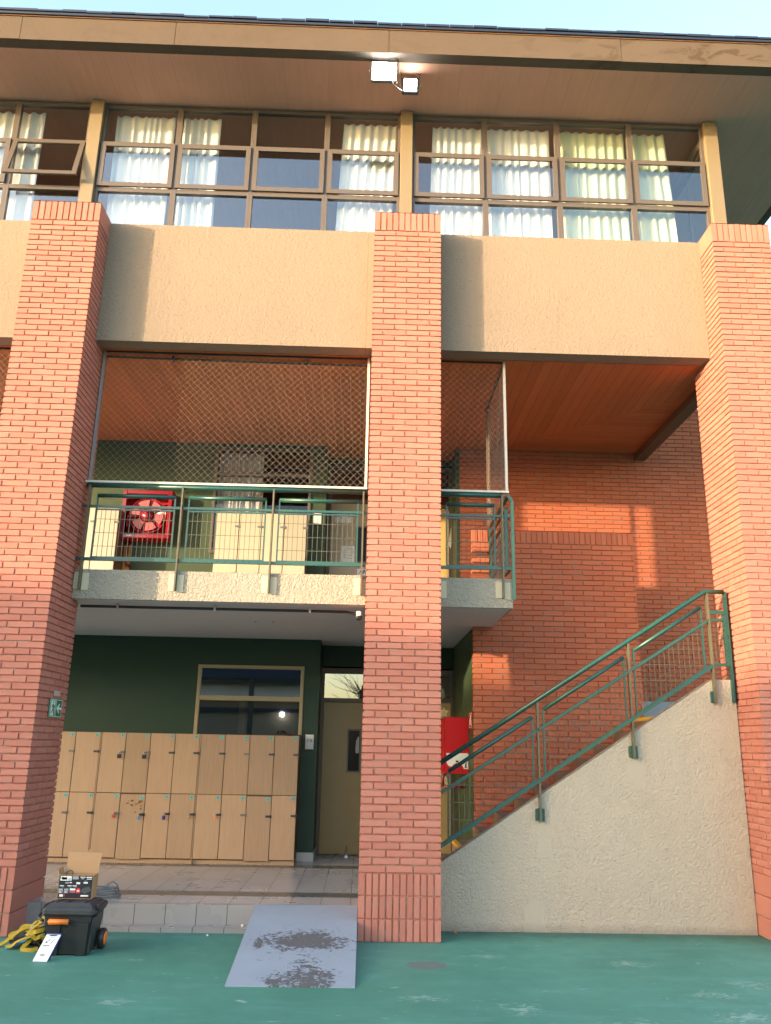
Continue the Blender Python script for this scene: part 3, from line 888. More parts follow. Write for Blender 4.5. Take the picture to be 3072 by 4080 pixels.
# ================================================================== STAIRCASE
ST = thing("outdoor_staircase", "outdoor staircase rising right behind a sloping beige stucco side wall", "staircase", (2.6, 1.4, 0))
def topline(x): return 0.736 + 0.638 * (x - 0.965)
g = MB()
out = [(0.30, 0), (4.585, 0), (4.585, 2.872), (4.312, 2.872), (0.30, topline(0.30))]
g.prism(list(reversed(out)), 0.60, 0.76)
g.build("side_wall", "stucco_stair", ST)
g = MB(); nst_ = 12; run = .287; rise = .183; xs0 = 0.40
prof = [(xs0 + run, 0.0)]
for k in range(1, nst_ + 1):
    prof += [(xs0 + run * k, FZ - .006 + rise * (k - 1)), (xs0 + run * k, FZ - .006 + rise * k)]
zl = FZ - .006 + rise * nst_
prof += [(4.585, zl), (4.585, 0.0)]
g.prism(list(reversed(prof)), 0.765, 2.335)
g.box(4.04, 4.585, 2.34, 4.28, zl - .2, zl)
g.build("steps", "step_concrete", ST)
g = MB()
for k in (3, 12): 
    xk = xs0 + run * k; zk = FZ - .006 + rise * k
    g.box(xk - .004, xk + .05, 0.77, 2.33, zk - .045, zk + .004)
g.build("yellow_nosing", "step_yellow", ST)
brick_wall(ST, "spine_wall", 1.58, 4.02, 2.35, 2.52, 0.0, 5.18, .205, "brick_dark", "mortar_grey")
g = MB(); g.box(4.03, 5.2, 4.262, 4.284, zl, 2.80); g.build("skirting", "skirting_grey", ST)
# second flight, rising back to the balcony behind the spine wall
g = MB(); prof = []
n2 = 9; r2_ = (SZ1 - zl) / n2; x = 4.02
pts = [(4.02, zl - .2), (4.02, zl)]
for k in range(n2):
    pts += [(4.02 - .265 * k, zl + r2_ * (k + 1)), (4.02 - .265 * (k + 1), zl + r2_ * (k + 1))]
pts += [(1.635, SZ1), (1.635, SZ1 - .25)]
g.prism(pts, 2.525, 4.285); g.build("upper_flight", "step_concrete", ST)

# ================================================================== RAMP
g = MB()
g.hexa([(-1.127, -1.735, -.01), (-0.012, -1.73, -.01), (-0.004, 0.56, -.01), (-1.155, 0.53, -.01),
        (-1.127, -1.735, 0.012), (-0.012, -1.73, 0.012), (-0.004, 0.56, FZ + .006), (-1.155, 0.53, FZ + .006)])
tag(g.build("concrete_ramp", "ramp_paint"), "worn blue grey painted concrete ramp leading up to the tiled porch", "ramp")

# ================================================================== RAILINGS
YR = 0.68
def wire_grid(mb, x0, x1, zlo, zhi, y, dx, hz, rad=.0042):
    """vertical wires every dx and horizontal wires at hz, between the lines zlo(x) and zhi(x)"""
    n = max(1, int(round((x1 - x0) / dx)))
    for i in range(1, n):
        x = x0 + (x1 - x0) * i / n + random.uniform(-.002, .002)
        mb.tube([(x, y, zlo(x)), (x + random.uniform(-.004, .004), y, zhi(x))], rad, 4, False)
    for z in hz:
        # clip the level wire to the panel
        xs = [x0 + (x1 - x0) * i / 60 for i in range(61)]
        ins = [x for x in xs if zlo(x) <= z <= zhi(x)]
        if len(ins) > 1: mb.tube([(ins[0], y - .006, z), (ins[-1], y - .006, z)], rad, 4, False)
def balcony_rail(root, x0, x1, posts, panels):
    t = MB(); t.tube([(x0, YR, 5.205), (x1, YR, 5.205)], .031, 12); t.build("handrail", "rail_teal", root, True)
    m = MB()
    m.box(x0 - .06, x1 + .0, YR - .018, YR + .018, 4.908, 4.938); m.box(x0 - .06, x1, YR - .02, YR + .02, 4.207, 4.246)
    m.build("rail", "rail_teal", root)
    for px in posts:
        p = MB(); p.box(px - .010, px + .010, YR - .058, YR + .02, 3.84, 5.20)
        po = p.build("post", "rail_worn", root)
        b = MB(); b.box(px - .095, px - .012, SF - .02, SF - .0125, 3.845, 4.06); b.box(px + .012, px + .095, SF - .021, SF - .0125, 3.83, 4.05)
        b.build("bracket", "bracket_cream", po)
    for a, b_ in panels:
        t = MB(); t.tube([(a, YR, 5.068), (b_, YR, 5.068)], .028, 12); t.build("inner_handrail", "rail_teal", root, True)
        f = MB()
        for xx in (a, b_): f.box(xx - .009, xx + .009, YR - .012, YR + .012, 4.247, 5.068)
        f.box(a + .009, b_ - .009, YR - .011, YR + .011, 4.875, 4.893); f.box(a + .009, b_ - .009, YR - .011, YR + .011, 4.247, 4.262)
        f.build("panel_frame", "rail_teal", root)
        w_ = MB(); wire_grid(w_, a, b_, lambda x: 4.255, lambda x: 4.885, YR, .062, (4.753, 4.573, 4.396)); w_.build("wire_panel", "rail_wire", root)
R1 = thing("balcony_railing", "teal green balcony railing with three wire panels between the two left pillars", "railing", (-1.8, YR, SZ0))
balcony_rail(R1, XL1 + .03, -0.02, [-3.60, -2.405, -1.228, -0.06], [(-3.50, -2.50), (-2.32, -1.325), (-1.150, -0.130)])
R2 = thing("balcony_railing", "teal balcony railing right of the middle pillar turning back along the slab end", "railing", (1.4, YR, SZ0))
balcony_rail(R2, XM1 + .01, 1.77, [0.935, 1.752], [(1.030, 1.655)])
p = MB(); p.bar((1.885, YR - .02, 3.82), (1.885, YR - .02, 5.13), .042, .012, (1, 0, 0)); p.bar((1.885, YR - .02, 5.125), (1.832, YR - .02, 5.215), .042, .012, (1, 0, 0)); p.build("post", "rail_teal", R2)
p = MB(); p.box(1.785, 1.825, YR - .008, YR + .008, 4.25, 5.02); p.build("post", "rail_teal", R2)
m = MB(); m.box(1.77, 1.90, YR - .016, YR + .016, 4.905, 4.934); m.box(1.77, 1.90, YR - .016, YR + .016, 4.207, 4.244); m.build("rail", "rail_teal", R2)
# return along the slab end
t = MB(); XRT = 1.845
t.tube([(XRT, .72, 5.205), (XRT, 2.33, 5.205)], .024, 10); t.build("handrail", "rail_worn", R2, True)
t = MB(); t.tube([(XRT, .80, 5.068), (XRT, 2.25, 5.068)], .022, 10); t.build("inner_handrail", "rail_worn", R2, True)
m = MB()
m.box(XRT - .016, XRT + .016, .71, 2.34, 4.908, 4.938); m.box(XRT - .018, XRT + .018, .71, 2.34, 4.207, 4.246)
m.build("rail", "rail_teal", R2)
p = MB(); p.box(XRT - .02, XRT + .02, 2.30, 2.32, 4.12, 5.20); p.build("post", "rail_teal", R2)
f = MB()
for yy in (.80, 2.25): f.box(XRT - .010, XRT + .010, yy - .009, yy + .009, 4.247, 5.068)
f.box(XRT - .009, XRT + .009, .791, 2.259, 4.247, 4.262); f.box(XRT - .009, XRT + .009, .791, 2.259, 4.880, 4.895)
f.build("panel_frame", "rail_teal", R2)
w_ = MB()
for i in range(1, 23):
    yy = .80 + 1.45 * i / 23; w_.tube([(XRT, yy, 4.25), (XRT, yy, 4.90)], .0042, 4, False)
for z in (4.753, 4.573, 4.396): w_.tube([(XRT - .005, .80, z), (XRT - .005, 2.25, z)], .0042, 4, False)
w_.build("wire_panel", "rail_wire", R2)

# staircase railing
SY = 0.55; sl_ = 0.637
SR = thing("stair_railing", "teal green railing climbing the sloping stair wall in three wire panels", "railing", (2.6, SY, 1.0))
hl = lambda x: 1.845 + sl_ * (x - .961)
ml = lambda x: 1.510 + 0.627 * (x - .970)
bl = lambda x: 0.925 + 0.632 * (x - .970)
t = MB(); t.tube([(0.40, SY, hl(.40)), (4.285, SY, hl(4.285)), (4.315, SY, 3.965), (4.53, SY, 3.965)], .029, 12); t.build("handrail", "rail_teal", SR, True)
def srail(name, fn, x0, x1, w, d):
    m = MB(); m.bar((x0, SY, fn(x0)), (x1, SY, fn(x1)), d, w, (0, 1, 0)); return m.build(name, "rail_teal", SR)
srail("rail", ml, .40, 4.31, .030, .04); srail("rail", bl, .40, 4.31, .042, .045)
for px, z1, z0 in ((2.115, hl(2.115), 1.19), (3.268, hl(3.268), 1.92), (4.314, 3.96, 2.58), (4.545, 3.965, 2.60)):
    p = MB(); p.box(px - .011, px + .011, SY - .02, SY + .045, z0, z1)
    po = p.build("post", "rail_worn" if px < 4.5 else "rail_teal", SR)
    if px < 4.5:
        b = MB(); w = .032 if px > 4 else .055; xo = -.012 if px > 4 else 0
        b.prism([(px - w + xo, z0 + .01), (px + w + xo, z0), (px + w + xo, z0 + .14), (px + xo - .01, z0 + .15), (px - w + xo, z0 + .135)], SY + .032, SY + .0475)
        b.build("bracket", "rail_teal", po)
for a, b_ in ((1.03, 2.045), (2.185, 3.203), (3.333, 4.215)):
    il = lambda x: hl(x) - .158
    t = MB(); t.tube([(a, SY, il(a)), (b_, SY, il(b_))], .024, 12); t.build("inner_handrail", "rail_teal", SR, True)
    f = MB()
    for xx in (a, b_): f.box(xx - .010, xx + .010, SY - .012, SY + .012, bl(xx), il(xx))
    f.bar((a, SY, bl(a) + .024), (b_, SY, bl(b_) + .024), .016, .018, (0, 1, 0)); f.bar((a, SY, ml(a) - .018), (b_, SY, ml(b_) - .018), .016, .018, (0, 1, 0))
    f.build("panel_frame", "rail_teal", SR)
    w_ = MB(); lo = lambda x: bl(x) + .015; hi = lambda x: ml(x) - .012
    z0 = bl(a); wire_grid(w_, a, b_, lo, hi, SY, .063, [z0 + .04 + .192 * i for i in range(8)]); w_.build("wire_panel", "rail_wire", SR)
f = MB()
for z, h in ((3.70, .045), (3.605, .03), (3.05, .035)): f.box(4.325, 4.535, SY - .012, SY + .012, z - h / 2, z + h / 2)
f.box(4.49, 4.532, SY - .013, SY + .02, 3.06, 3.70)
f.build("panel_frame", "rail_teal", SR)
w_ = MB()
for i in range(1, 4): w_.tube([(4.325 + i * .045, SY, 3.06), (4.325 + i * .045, SY, 3.60)], .004, 4, False)
for z in (3.2, 3.4): w_.tube([(4.325, SY - .005, z), (4.49, SY - .005, z)], .004, 4, False)
w_.build("wire_panel", "rail_wire", SR)

# ================================================================== SAFETY NETS
def netting(mb, O, U, V, w, h, cell, rad=.0010, sag=.02):
    """diamond mesh in the rectangle O + u*U + v*V"""
    O = Vector(O); U = Vector(U); V = Vector(V); N = U.cross(V)
    def P(u, v):
        s_ = sag * math.sin(PI * u / w) * math.sin(PI * v / h)
        q = O + U * u + V * v + N * (s_ + .008 * math.sin(u * 9 + v * 5))
        return q
    c = -h
    d = cell
    while c < w:
        for sg in (1, -1):
            # line u = c + v (sg=1) or u = c + (h - v)
            v0 = max(0, -c); v1 = min(h, w - c)
            if v1 - v0 > .01:
                pts = []
                k = 5
                jit = random.uniform(-.004, .004)
                for i in range(k + 1):
                    v = v0 + (v1 - v0) * i / k
                    u = min(max(c + v + (jit * .4 if 0 < i < k else 0), 0), w)
                    vv = v if sg == 1 else h - v
                    pts.append(P(u, vv))
                mb.tube(pts, rad, 3, False)
        c += d
NY = 0.76; NB = 5.272; NT = 7.145
def net(label, x0, x1, poles, ret=False):
    r = thing("safety_net", label, "safety net", ((x0 + x1) / 2, NY, NB))
    m = MB(); netting(m, (x0, NY, NB), (1, 0, 0), (0, 0, 1), x1 - x0, NT - NB, .094)
    m.build("netting", "net_cord", r)
    b = MB(); b.box(x0, x1, YR - .028, YR + .028, 5.240, 5.268); b.build("bottom_bar", "net_bar", r)
    b = MB(); b.box(x0, x1, NY - .012, NY + .012, NT, NT + .022); b.build("top_bar", "metal_dark", r)
    for px, mt in poles:
        b = MB(); b.box(px - .017, px + .017, NY - .02, NY + .02, NB - .01, NT + .02); b.build("pole", mt, r)
    return r
net("white diamond safety net over the bay between the left and middle pillars", XL1 + .01, -.015, [(XL1 + .03, "net_pole_grey"), (-.035, "net_bar")])
net("narrow sliver of safety net at the far left edge beyond the left pillar", -9.0, XL0 - .01, [(XL0 - .04, "net_pole_grey")])
N3 = net("white diamond safety net right of the middle pillar with a side return", XM1 + .01, 1.848, [(1.838, "net_bar")])
m = MB(); netting(m, (1.846, NY, NB), (0, 1, 0), (0, 0, 1), 1.62, NT - NB, .094); m.build("netting", "net_cord", N3)
b = MB(); b.box(1.825, 1.86, 2.385, 2.42, NB - .02, NT + .02); b.build("pole", "net_rope", N3)
b = MB(); b.box(1.836, 1.856, NY, 2.4, NT + .001, NT + .022); b.build("top_bar", "metal_dark", N3)
# ceiling pipe carrying the net cords
m = MB(); m.tube([(XL1 + .02, 0.87, 7.135), (-1.34, 0.91, 7.135), (-0.02, 0.91, 7.13)], .016, 8)
for xx in (-2.75, -0.9): m.box(xx - .015, xx + .015, .85, .93, 7.10, 7.168)
tag(m.build("ceiling_pipe", "pipe_dark", smooth=False), "dark thin pipe clipped along the timber ceiling above the balcony", "pipe")
m = MB(); m.tube([(4.868 - .03 + .035 * math.cos(a), 1.60, 7.10 + .05 * math.sin(a)) for a in [i * PI / 8 for i in range(16)]], .010, 6, closed=True); m.tube([(4.838, 1.60, 7.15), (4.838, 1.60, 7.20)], .012, 6)
tag(m.build("ceiling_ring", "metal_dark", smooth=True), "small dark iron ring hanging at the right end of the timber ceiling", "ring")

# ================================================================== LOCKERS
LY = 3.70; LB = 0.256; LT = 2.135
labels = ["wooden locker cabinet half hidden behind the left brick pillar", "wooden four column locker cabinet in the middle below the dark wall", "wooden four column locker cabinet below the porch window, beside the room plate"]
bounds = [(-5.575, -4.043), (-4.043, -2.511), (-2.511, -0.972)]
LOCK = {}
def make_latch(parent, x, z, y, mat="metal_dark", length=.07, tilt=0.0):
    l = MB(); k = l; k.box(x - length, x, y - .022, y - .001, z - .014, z + .014); k.box(x - .010, x + .022, y - .018, y - .001, z - .018, z + .018)
    if tilt: k.xf(Matrix.Translation((x, 0, z)) @ Matrix.Rotation(tilt, 4, 'Y') @ Matrix.Translation((-x, 0, -z)))
    k.build("latch", mat, parent)
broken = {(1, 8): 1, (0, 8): 1}
for ci, (a, b_) in enumerate(bounds):
    r = thing("locker_cabinet", labels[ci], "lockers", ((a + b_) / 2, LY + .25, LB), "wooden lockers on the ground floor porch")
    c_ = MB(); c_.box(a + .002, b_ - .002, LY + .021, WB - .014, LB + .06, LT - .004, r=.4); c_.build("carcass", "locker_gap_shade", r)
    c_ = MB(); c_.box(a + .004, b_ - .004, LY + .035, WB - .02, LB, LB + .058, r=.55); c_.build("plinth", "locker_wood", r)
    c_ = MB(); c_.box(a + .0015, a + .014, LY - .004, LY + .03, LB, LT - .003, r=.75); c_.build("side_panel", "locker_wood", r)
    p = (b_ - a - .016) / 4
    for row in (1, 0):
        for k in range(4):
            x0 = a + .015 + k * p + .005; x1 = a + .015 + (k + 1) * p - .005
            z0, z1 = (1.252, LT - .002) if row else (0.330, 1.243)
            if not row and (ci, k) in ((1, 1), (2, 2)): z0 -= .02; z1 -= .014
            d = MB(); yo = random.uniform(-.003, .003)
            d.box(x0, x1, LY + yo, LY + .019 + yo, z0, z1, r=random.random(), bev=.003)
            o = d.build("locker_door", "locker_wood", r)
            LOCK[(ci, row, k)] = (x1, z1)
            s_ = MB(); s_.box(x1 - .075, x1 - .030, LY + yo - .0022, LY + yo - .0005, z1 - .062, z1 - .018); s_.box(x1 - .058, x1 - .048, LY + yo - .003, LY + yo - .0023, z1 - .05, z1 - .032, mi=1)
            s_.build("number_sticker", ["sticker_cyan", "ink_black"], o)
            make_latch(o, x1 - .005, z1 - .285, LY + yo, "metal_dark" if random.random() < .7 else "metal_mid")
# marks: worn veneer on one door
def padlock(label, ci, row, k, bodymat, w, h, drop):
    x1, z1 = LOCK[(ci, row, k)]
    x = x1 - .066; z = z1 - .285; y = LY - .036
    r = thing("padlock", label, "padlock", (x, y, z - .06), "padlocks on the ground floor lockers")
    s_ = MB(); s_.tube([(x + .6 * w * math.cos(t_), y, z - .012 + .022 * math.sin(t_)) for t_ in [PI * i / 8 for i in range(9)]] , .005, 6)
    s_.tube([(x - .6 * w, y, z - .012), (x - .6 * w, y, z - drop)], .005, 6); s_.tube([(x + .6 * w, y, z - .012), (x + .6 * w, y, z - drop)], .005, 6)
    s_.build("shackle", "metal_bright", r, True)
    b = MB(); b.box(x - w, x + w, y - .012, y + .012, z - drop - h, z - drop, bev=.006); b.build("body", bodymat, r)
padlock("left one of the two black padlocks, on an upper wooden locker door", 1, 1, 0, "black_plastic", .030, .060, .035)
padlock("right one of the two black padlocks, on an upper wooden locker door", 1, 1, 1, "black_plastic", .030, .060, .035)
padlock("small red padlock on a lower wooden locker door", 1, 0, 0, "lock_red", .020, .045, .02)
padlock("small sky blue padlock on a lower wooden locker door with scratched veneer", 1, 0, 1, "lock_sky", .014, .055, .02)
padlock("small dark blue padlock on a lower wooden locker door", 1, 0, 2, "lock_blue", .021, .055, .025)
padlock("small brass padlock on a lower wooden locker door", 1, 0, 3, "brass", .018, .035, .02)
padlock("small orange padlock on a lower wooden locker door", 2, 0, 0, "lock_orange", .018, .040, .02)
x1_, z1_ = LOCK[(1, 0, 1)]
rng = random.Random(3); m = MB()
for i in range(16):
    cx_ = x1_ - .04 - rng.uniform(0, .22); cz_ = z1_ - .13 + rng.uniform(-.035, .045) - (.10 if i > 12 else 0); w__ = rng.uniform(.008, .026); h__ = rng.uniform(.005, .014)
    m.prism([(cx_ - w__, cz_ - h__ * rng.uniform(.2, 1)), (cx_ + w__ * .6, cz_ - h__), (cx_ + w__, cz_ + h__ * .5), (cx_ - w__ * .3, cz_ + h__)], LY - .0062, LY - .0045)
vw = m.build("worn_veneer", "worn_brown", bpy.data.objects["locker_cabinet.001"])
# folded cloth on the lockers
m = MB(); pr = []
for i in range(15):
    t_ = i / 14; pr.append((-1.34 + .37 * t_, LT + .012 + .075 * math.exp(-((t_ - .10) / .10) ** 2) + .02 * math.exp(-((t_ - .5) / .3) ** 2)))
for th, (y0, y1) in ((.016, (3.78, 4.05)),):
    for i in range(14):
        (xa, za), (xb, zb_) = pr[i], pr[i + 1]
        m.hexa([(xa, y0, za - th), (xb, y0, zb_ - th), (xb, y1, zb_ - th), (xa, y1, za - th), (xa, y0, za), (xb, y0, zb_), (xb, y1, zb_), (xa, y1, za)])
tag(m.build("folded_cloth", "cloth_brown"), "dark brown folded cloth lying on top of the lockers by the window", "cloth")

# upper lockers
def upper_lockers(label, xs_, y, zt, mat, group):
    r = thing("locker_cabinet", label, "lockers", ((xs_[0] + xs_[-1]) / 2, y + .2, UZ), group)
    c_ = MB(); c_.box(xs_[0], xs_[-1], y + .02, UB - .02, UZ + .004, zt, r=.4); c_.build("carcass", "locker_gap_shade", r)
    zs = [UZ + .08, UZ + .80, zt - .002]
    for a, b_ in zip(xs_[:-1], xs_[1:]):
        for z0, z1 in zip(zs[:-1], zs[1:]):
            d = MB(); d.box(a + .007, b_ - .007, y, y + .018, z0 + .005, z1 - .005, r=random.random(), bev=.003); o = d.build("locker_door", mat, r)
            make_latch(o, b_ - .008, z1 - .24 if z1 > zt - .1 else z1 - .2, y, "metal_mid", .06)
    return r
upper_lockers("cream locker cabinet behind the railing beside the red hose cabinet", [-4.95, -4.56, -4.165], 3.80, 5.776, "locker_cream", "lockers on the upper gallery")
upper_lockers("pale yellow sunlit locker cabinet behind the railing under the gallery window", [-2.54, -2.147, -1.772, -1.39, -1.014], 3.80, 5.752, "locker_yellow", "lockers on the upper gallery")

# ================================================================== FIRE EQUIPMENT
H = thing("hose_reel_cabinet", "open red fire hose cabinet with a round reel on the upper gallery wall", "fire hose cabinet", (-3.77, 4.15, 5.73))
m = MB(); x0, x1, z0, z1, y0 = -4.185, -3.347, 5.316, 6.156, 3.98; t = .065
m.box(x0, x1, UB - .03, UB - .004, z0, z1)
m.box(x0, x0 + .02, y0 + .02, UB - .03, z0, z1); m.box(x1 - .02, x1, y0 + .02, UB - .03, z0, z1); m.box(x0 + .02, x1 - .02, y0 + .02, UB - .03, z0, z0 + .02); m.box(x0 + .02, x1 - .02, y0 + .02, UB - .03, z1 - .02, z1)
m.build("case", "red_matt", H)
m = MB(); m.box(x0, x0 + t, y0, y0 + .018, z0, z1, bev=.006); m.box(x1 - t, x1, y0, y0 + .018, z0, z1, bev=.006); m.box(x0 + t, x1 - t, y0 + .001, y0 + .018, z0, z0 + t, bev=.006); m.box(x0 + t, x1 - t, y0 + .001, y0 + .018, z1 - t, z1, bev=.006)
m.build("door_frame", "red_gloss", H)
cx, cz = -3.76, 5.725
m = MB(); m.lathe((cx, 4.06, cz), [(.02, 0), (.30, 0), (.305, -.012), (.315, -.012), (.318, .008), (.30, .02), (.02, .02)], (0, 1, 0), 40); rl = m.build("reel", "red_gloss", H, True)
m = MB()
for i in range(6):                       # six pressed segments of the reel face
    a0 = i * PI / 3 + .14 + .3; a1 = (i + 1) * PI / 3 - .14 + .3
    o_ = [(cx + .27 * math.cos(a0 + (a1 - a0) * k / 6), cz + .27 * math.sin(a0 + (a1 - a0) * k / 6)) for k in range(7)]
    i_ = [(cx + .13 * math.cos(a1 + (a0 - a1) * k / 4), cz + .13 * math.sin(a1 + (a0 - a1) * k / 4)) for k in range(5)]
    m.prism(o_ + i_, 4.030, 4.046)
m.build("reel_segments", "red_pink", rl)
m = MB(); m.lathe((cx, 4.0, cz), [(.001, -.0), (.10, 0), (.105, .03), (.10, .05)], (0, 1, 0), 24); m.box(cx - .035, cx + .035, 3.965, 4.0, cz - .11, cz + .08, bev=.01); m.build("hub", "red_gloss", rl, True)
m = MB(); m.tube([(x0 + .10, 4.03, z0 + .2), (x0 + .10, 4.03, cz - .02), (cx - .02, 4.03, cz - .02)], .022, 8); m.build("feed_pipe", "red_gloss", H, True)
m = MB(); m.tube([(-4.085, 4.2, 5.31), (-4.085, 4.2, 4.93), (-4.07, 4.22, 4.90), (-4.03, 4.28, 4.88)], .022, 8); m.build("riser_pipe", "red_gloss", H, True)
m = MB(); m.box(-4.06, -3.98, 3.974, 3.978, 5.345, 5.365); m.build("paper_tag", "white_paper", H)
m = MB(); m.box(-4.16, -4.05, 4.27, 4.297, UZ + .002, 5.25)
m.build("ochre_trim_strip", "wall_ochre", B)

FC = thing("fire_cabinet", "tall red fire extinguisher cabinet behind the stair railing beside the green wall", "fire cabinet", (1.42, 3.0, 1.63))
m = MB(); x0, x1, y0, y1, z0, z1 = 1.228, 1.572, 2.90, 3.14, 1.635, 2.44
m.box(x0 + .0, x1, y0, y0 + .02, z0, z1, bev=.004); m.box(x1 - .02, x1, y0 + .02, y1, z0, z1); m.box(x0, x1 - .02, y1 - .02, y1, z0, z1); m.box(x0 + .0, x1 - .02, y0 + .02, y1 - .02, z1 - .02, z1); m.box(x0, x1 - .02, y0 + .02, y1 - .02, z0, z0 + .02)
m.build("case", "red_matt", FC)
m = MB(); m.box(x0 - .02, x0 - .004, y0 + .03, y1 + .55, z0 + .01, z1 - .02); m.build("cabinet_door", "red_matt", FC)
m = MB()
px0, px1, pz0, pz1 = x0 + .015, x1 - .010, 1.715, 1.925
m.prism(list(reversed([(px0, 1.79), (px0 + .03, 1.745), (px0 + .08, 1.735), (px0 + .10, 1.765), (px0 + .15, 1.79), (px0 + .20, 1.775), (px0 + .24, 1.74), (px0 + .255, 1.705), (px1, 1.705), (px1, pz1), (px0, pz1)])), y0 - .004, y0 - .001)
for i in range(5): m.box(px0 + .13 + i * .04, px0 + .162 + i * .04, y0 - .006, y0 - .0045, 1.872, 1.905, mi=1)
for i in range(6): m.box(px0 + .02 + i * .045, px0 + .055 + i * .045, y0 - .006, y0 - .0045, 1.832, 1.864, mi=1)
m.box(px0 + .135, px0 + .175, y0 - .006, y0 - .0045, 1.795, 1.822, mi=2)
m.prism(list(reversed([(px1 - .05, 1.72), (px1 - .02, 1.72), (px1 - .03, 1.76), (px1 - .015, 1.80), (px1 - .045, 1.78)])), y0 - .006, y0 - .0045, mi=2)
m.build("instruction_label", ["white_paper", "sign_mint", "ink_black"], FC)
m = MB(); m.tube([(1.20, 2.98, 1.45), (1.535, 2.98, 1.45)], .019, 8); m.tube([(1.20, 2.98, 1.45), (1.20, 2.98, 1.60), (1.25, 2.98, 1.64)], .019, 8); m.build("feed_pipe", "red_gloss", FC, True)
# red pictogram sign on the green side wall
m = MB(); X = 1.573
m.box(X - .006, X, 2.50, 2.80, 2.27, 2.50)
m.box(X - .0075, X - .0062, 2.515, 2.785, 2.285, 2.293, mi=1); m.box(X - .0075, X - .0062, 2.515, 2.785, 2.478, 2.486, mi=1); m.box(X - .0075, X - .0062, 2.515, 2.523, 2.294, 2.477, mi=1); m.box(X - .0075, X - .0062, 2.777, 2.785, 2.294, 2.477, mi=1)
m.box(X - .0075, X - .0062, 2.57, 2.63, 2.32, 2.46, mi=1); m.box(X - .0075, X - .0062, 2.70, 2.75, 2.32, 2.40, mi=1)
tag(m.build("fire_sign", ["red_matt", "white_paper"]), "small red and white fire sign on the green side wall under the balcony", "sign")
# exit sign on the left pillar
E_ = thing("exit_sign", "green emergency exit sign with running figure and arrow on the left brick pillar", "sign", (XL1, .58, 2.38))
m = MB(); X = XL1 + .012; ya, yb, za, zb_ = .375, .790, 2.262, 2.484
m.box(XL1 + .001, X, ya, yb, za, zb_); m.build("panel", "sign_green", E_)
m = MB()
def sgn(y0, y1, z0, z1, o=0.0): m.box(X + .0005 + o, X + .002 + o, y0, y1, z0, z1)
t = .006
for y0, y1 in ((.385, .575), (.590, .780)):
    sgn(y0, y1, 2.272, 2.272 + t); sgn(y0, y1, 2.474 - t, 2.474); sgn(y0, y0 + t, 2.279, 2.467); sgn(y1 - t, y1, 2.279, 2.467)
m.prism([(.610, 2.373), (.690, 2.430), (.712, 2.415), (.668, 2.386), (.765, 2.386), (.765, 2.358), (.668, 2.358), (.712, 2.330), (.690, 2.315)], X + .0005, X + .002, axis='X')
sgn(.42, .545, 2.285, 2.46)
m.build("white_marks", "sign_mint", E_)
m = MB()
fig = [[(.475, 2.425), (.500, 2.425), (.505, 2.447), (.490, 2.455), (.472, 2.445)], [(.455, 2.412), (.505, 2.420), (.520, 2.350), (.490, 2.345), (.480, 2.385), (.450, 2.372)], [(.490, 2.352), (.522, 2.352), (.540, 2.290), (.520, 2.288)], [(.490, 2.350), (.470, 2.325), (.440, 2.305), (.432, 2.318), (.462, 2.345), (.480, 2.372)], [(.505, 2.415), (.540, 2.385), (.532, 2.372), (.505, 2.395)]]
for q in fig: m.prism(q, X + .0025, X + .0038, axis='X')
m.build("running_figure", "sign_green", E_)
m = MB(); m.box(XL1 + .0005, XL1 + .005, .50, .70, 2.515, 2.575); tag(m.build("tape_patch", "tape_grey"), "grey patch of old tape above the exit sign on the left pillar", "patch")

# room plates
def plate(x0, x1, y, z0, z1, text, name, label):
    r = thing(name, label, "sign", ((x0 + x1) / 2, y, (z0 + z1) / 2))
    m = MB(); m.box(x0, x1, y - .018, y - .001, z0, z1, bev=.006); m.build("plate", "white_plastic", r)
    m = MB(); m.box(x0 + .012, x1 - .012, y - .021, y - .002, z0 - .016, z0 + .004, bev=.004); m.box(x0 + .012, x1 - .012, y - .021, y - .002, z1 - .004, z1 + .014, bev=.004); m.build("clip", "black_plastic", r)
    if text:
        m = MB(); lettering(m, text, .066, (x0 + .020, y - .0195, (z0 + z1) / 2 - .005), (1, 0, 0), (0, 0, 1)); m.build("lettering", "ink_black", r)
plate(-0.912, -0.776, WB - .002, 1.93, 2.165, "3°B", "room_plate", "white classroom plate reading 3°B on the green wall by the olive door")
plate(-0.935, -0.80, UB - .002, 5.70, 5.95, None, "room_plate", "white classroom plate on the yellow lit column of the upper gallery")

# ================================================================== PAPERS, STARS ON DOORS
def paper(label, name, x0, x1, y, z0, z1, marks=(), mat="white_paper", inkmat="ink_black", tilt=0):
    m = MB(); m.box(x0, x1, y - .003, y - .0005, z0, z1)
    for q in marks: m.bar((x0 + q[0] * (x1 - x0), y - .0045, z0 + q[1] * (z1 - z0)), (x0 + q[2] * (x1 - x0), y - .0045, z0 + q[3] * (z1 - z0)), .012, .0015, (0, 0, 1) if abs(q[0] - q[2]) > abs(q[1] - q[3]) * .5 else (1, 0, 0), mi=q[4] if len(q) > 4 else 1)
    if tilt: m.xf(Matrix.Translation(((x0 + x1) / 2, 0, (z0 + z1) / 2)) @ Matrix.Rotation(tilt, 4, 'Y') @ Matrix.Translation((-(x0 + x1) / 2, 0, -(z0 + z1) / 2)))
    return tag(m.build(name, [mat, inkmat, "ink_red", "ink_magenta"]), label, "paper")
paper("white paper with dark and red letters at the top of the grey gallery door", "paper_sheet", -0.60, -0.285, 4.995, 5.935, 6.16, [(.12, .45, .12, .75), (.06, .5, .26, .5, 2), (.33, .4, .48, .4), (.33, .58, .48, .58), (.76, .4, .82, .75, 2), (.88, .4, .84, .75, 2)])
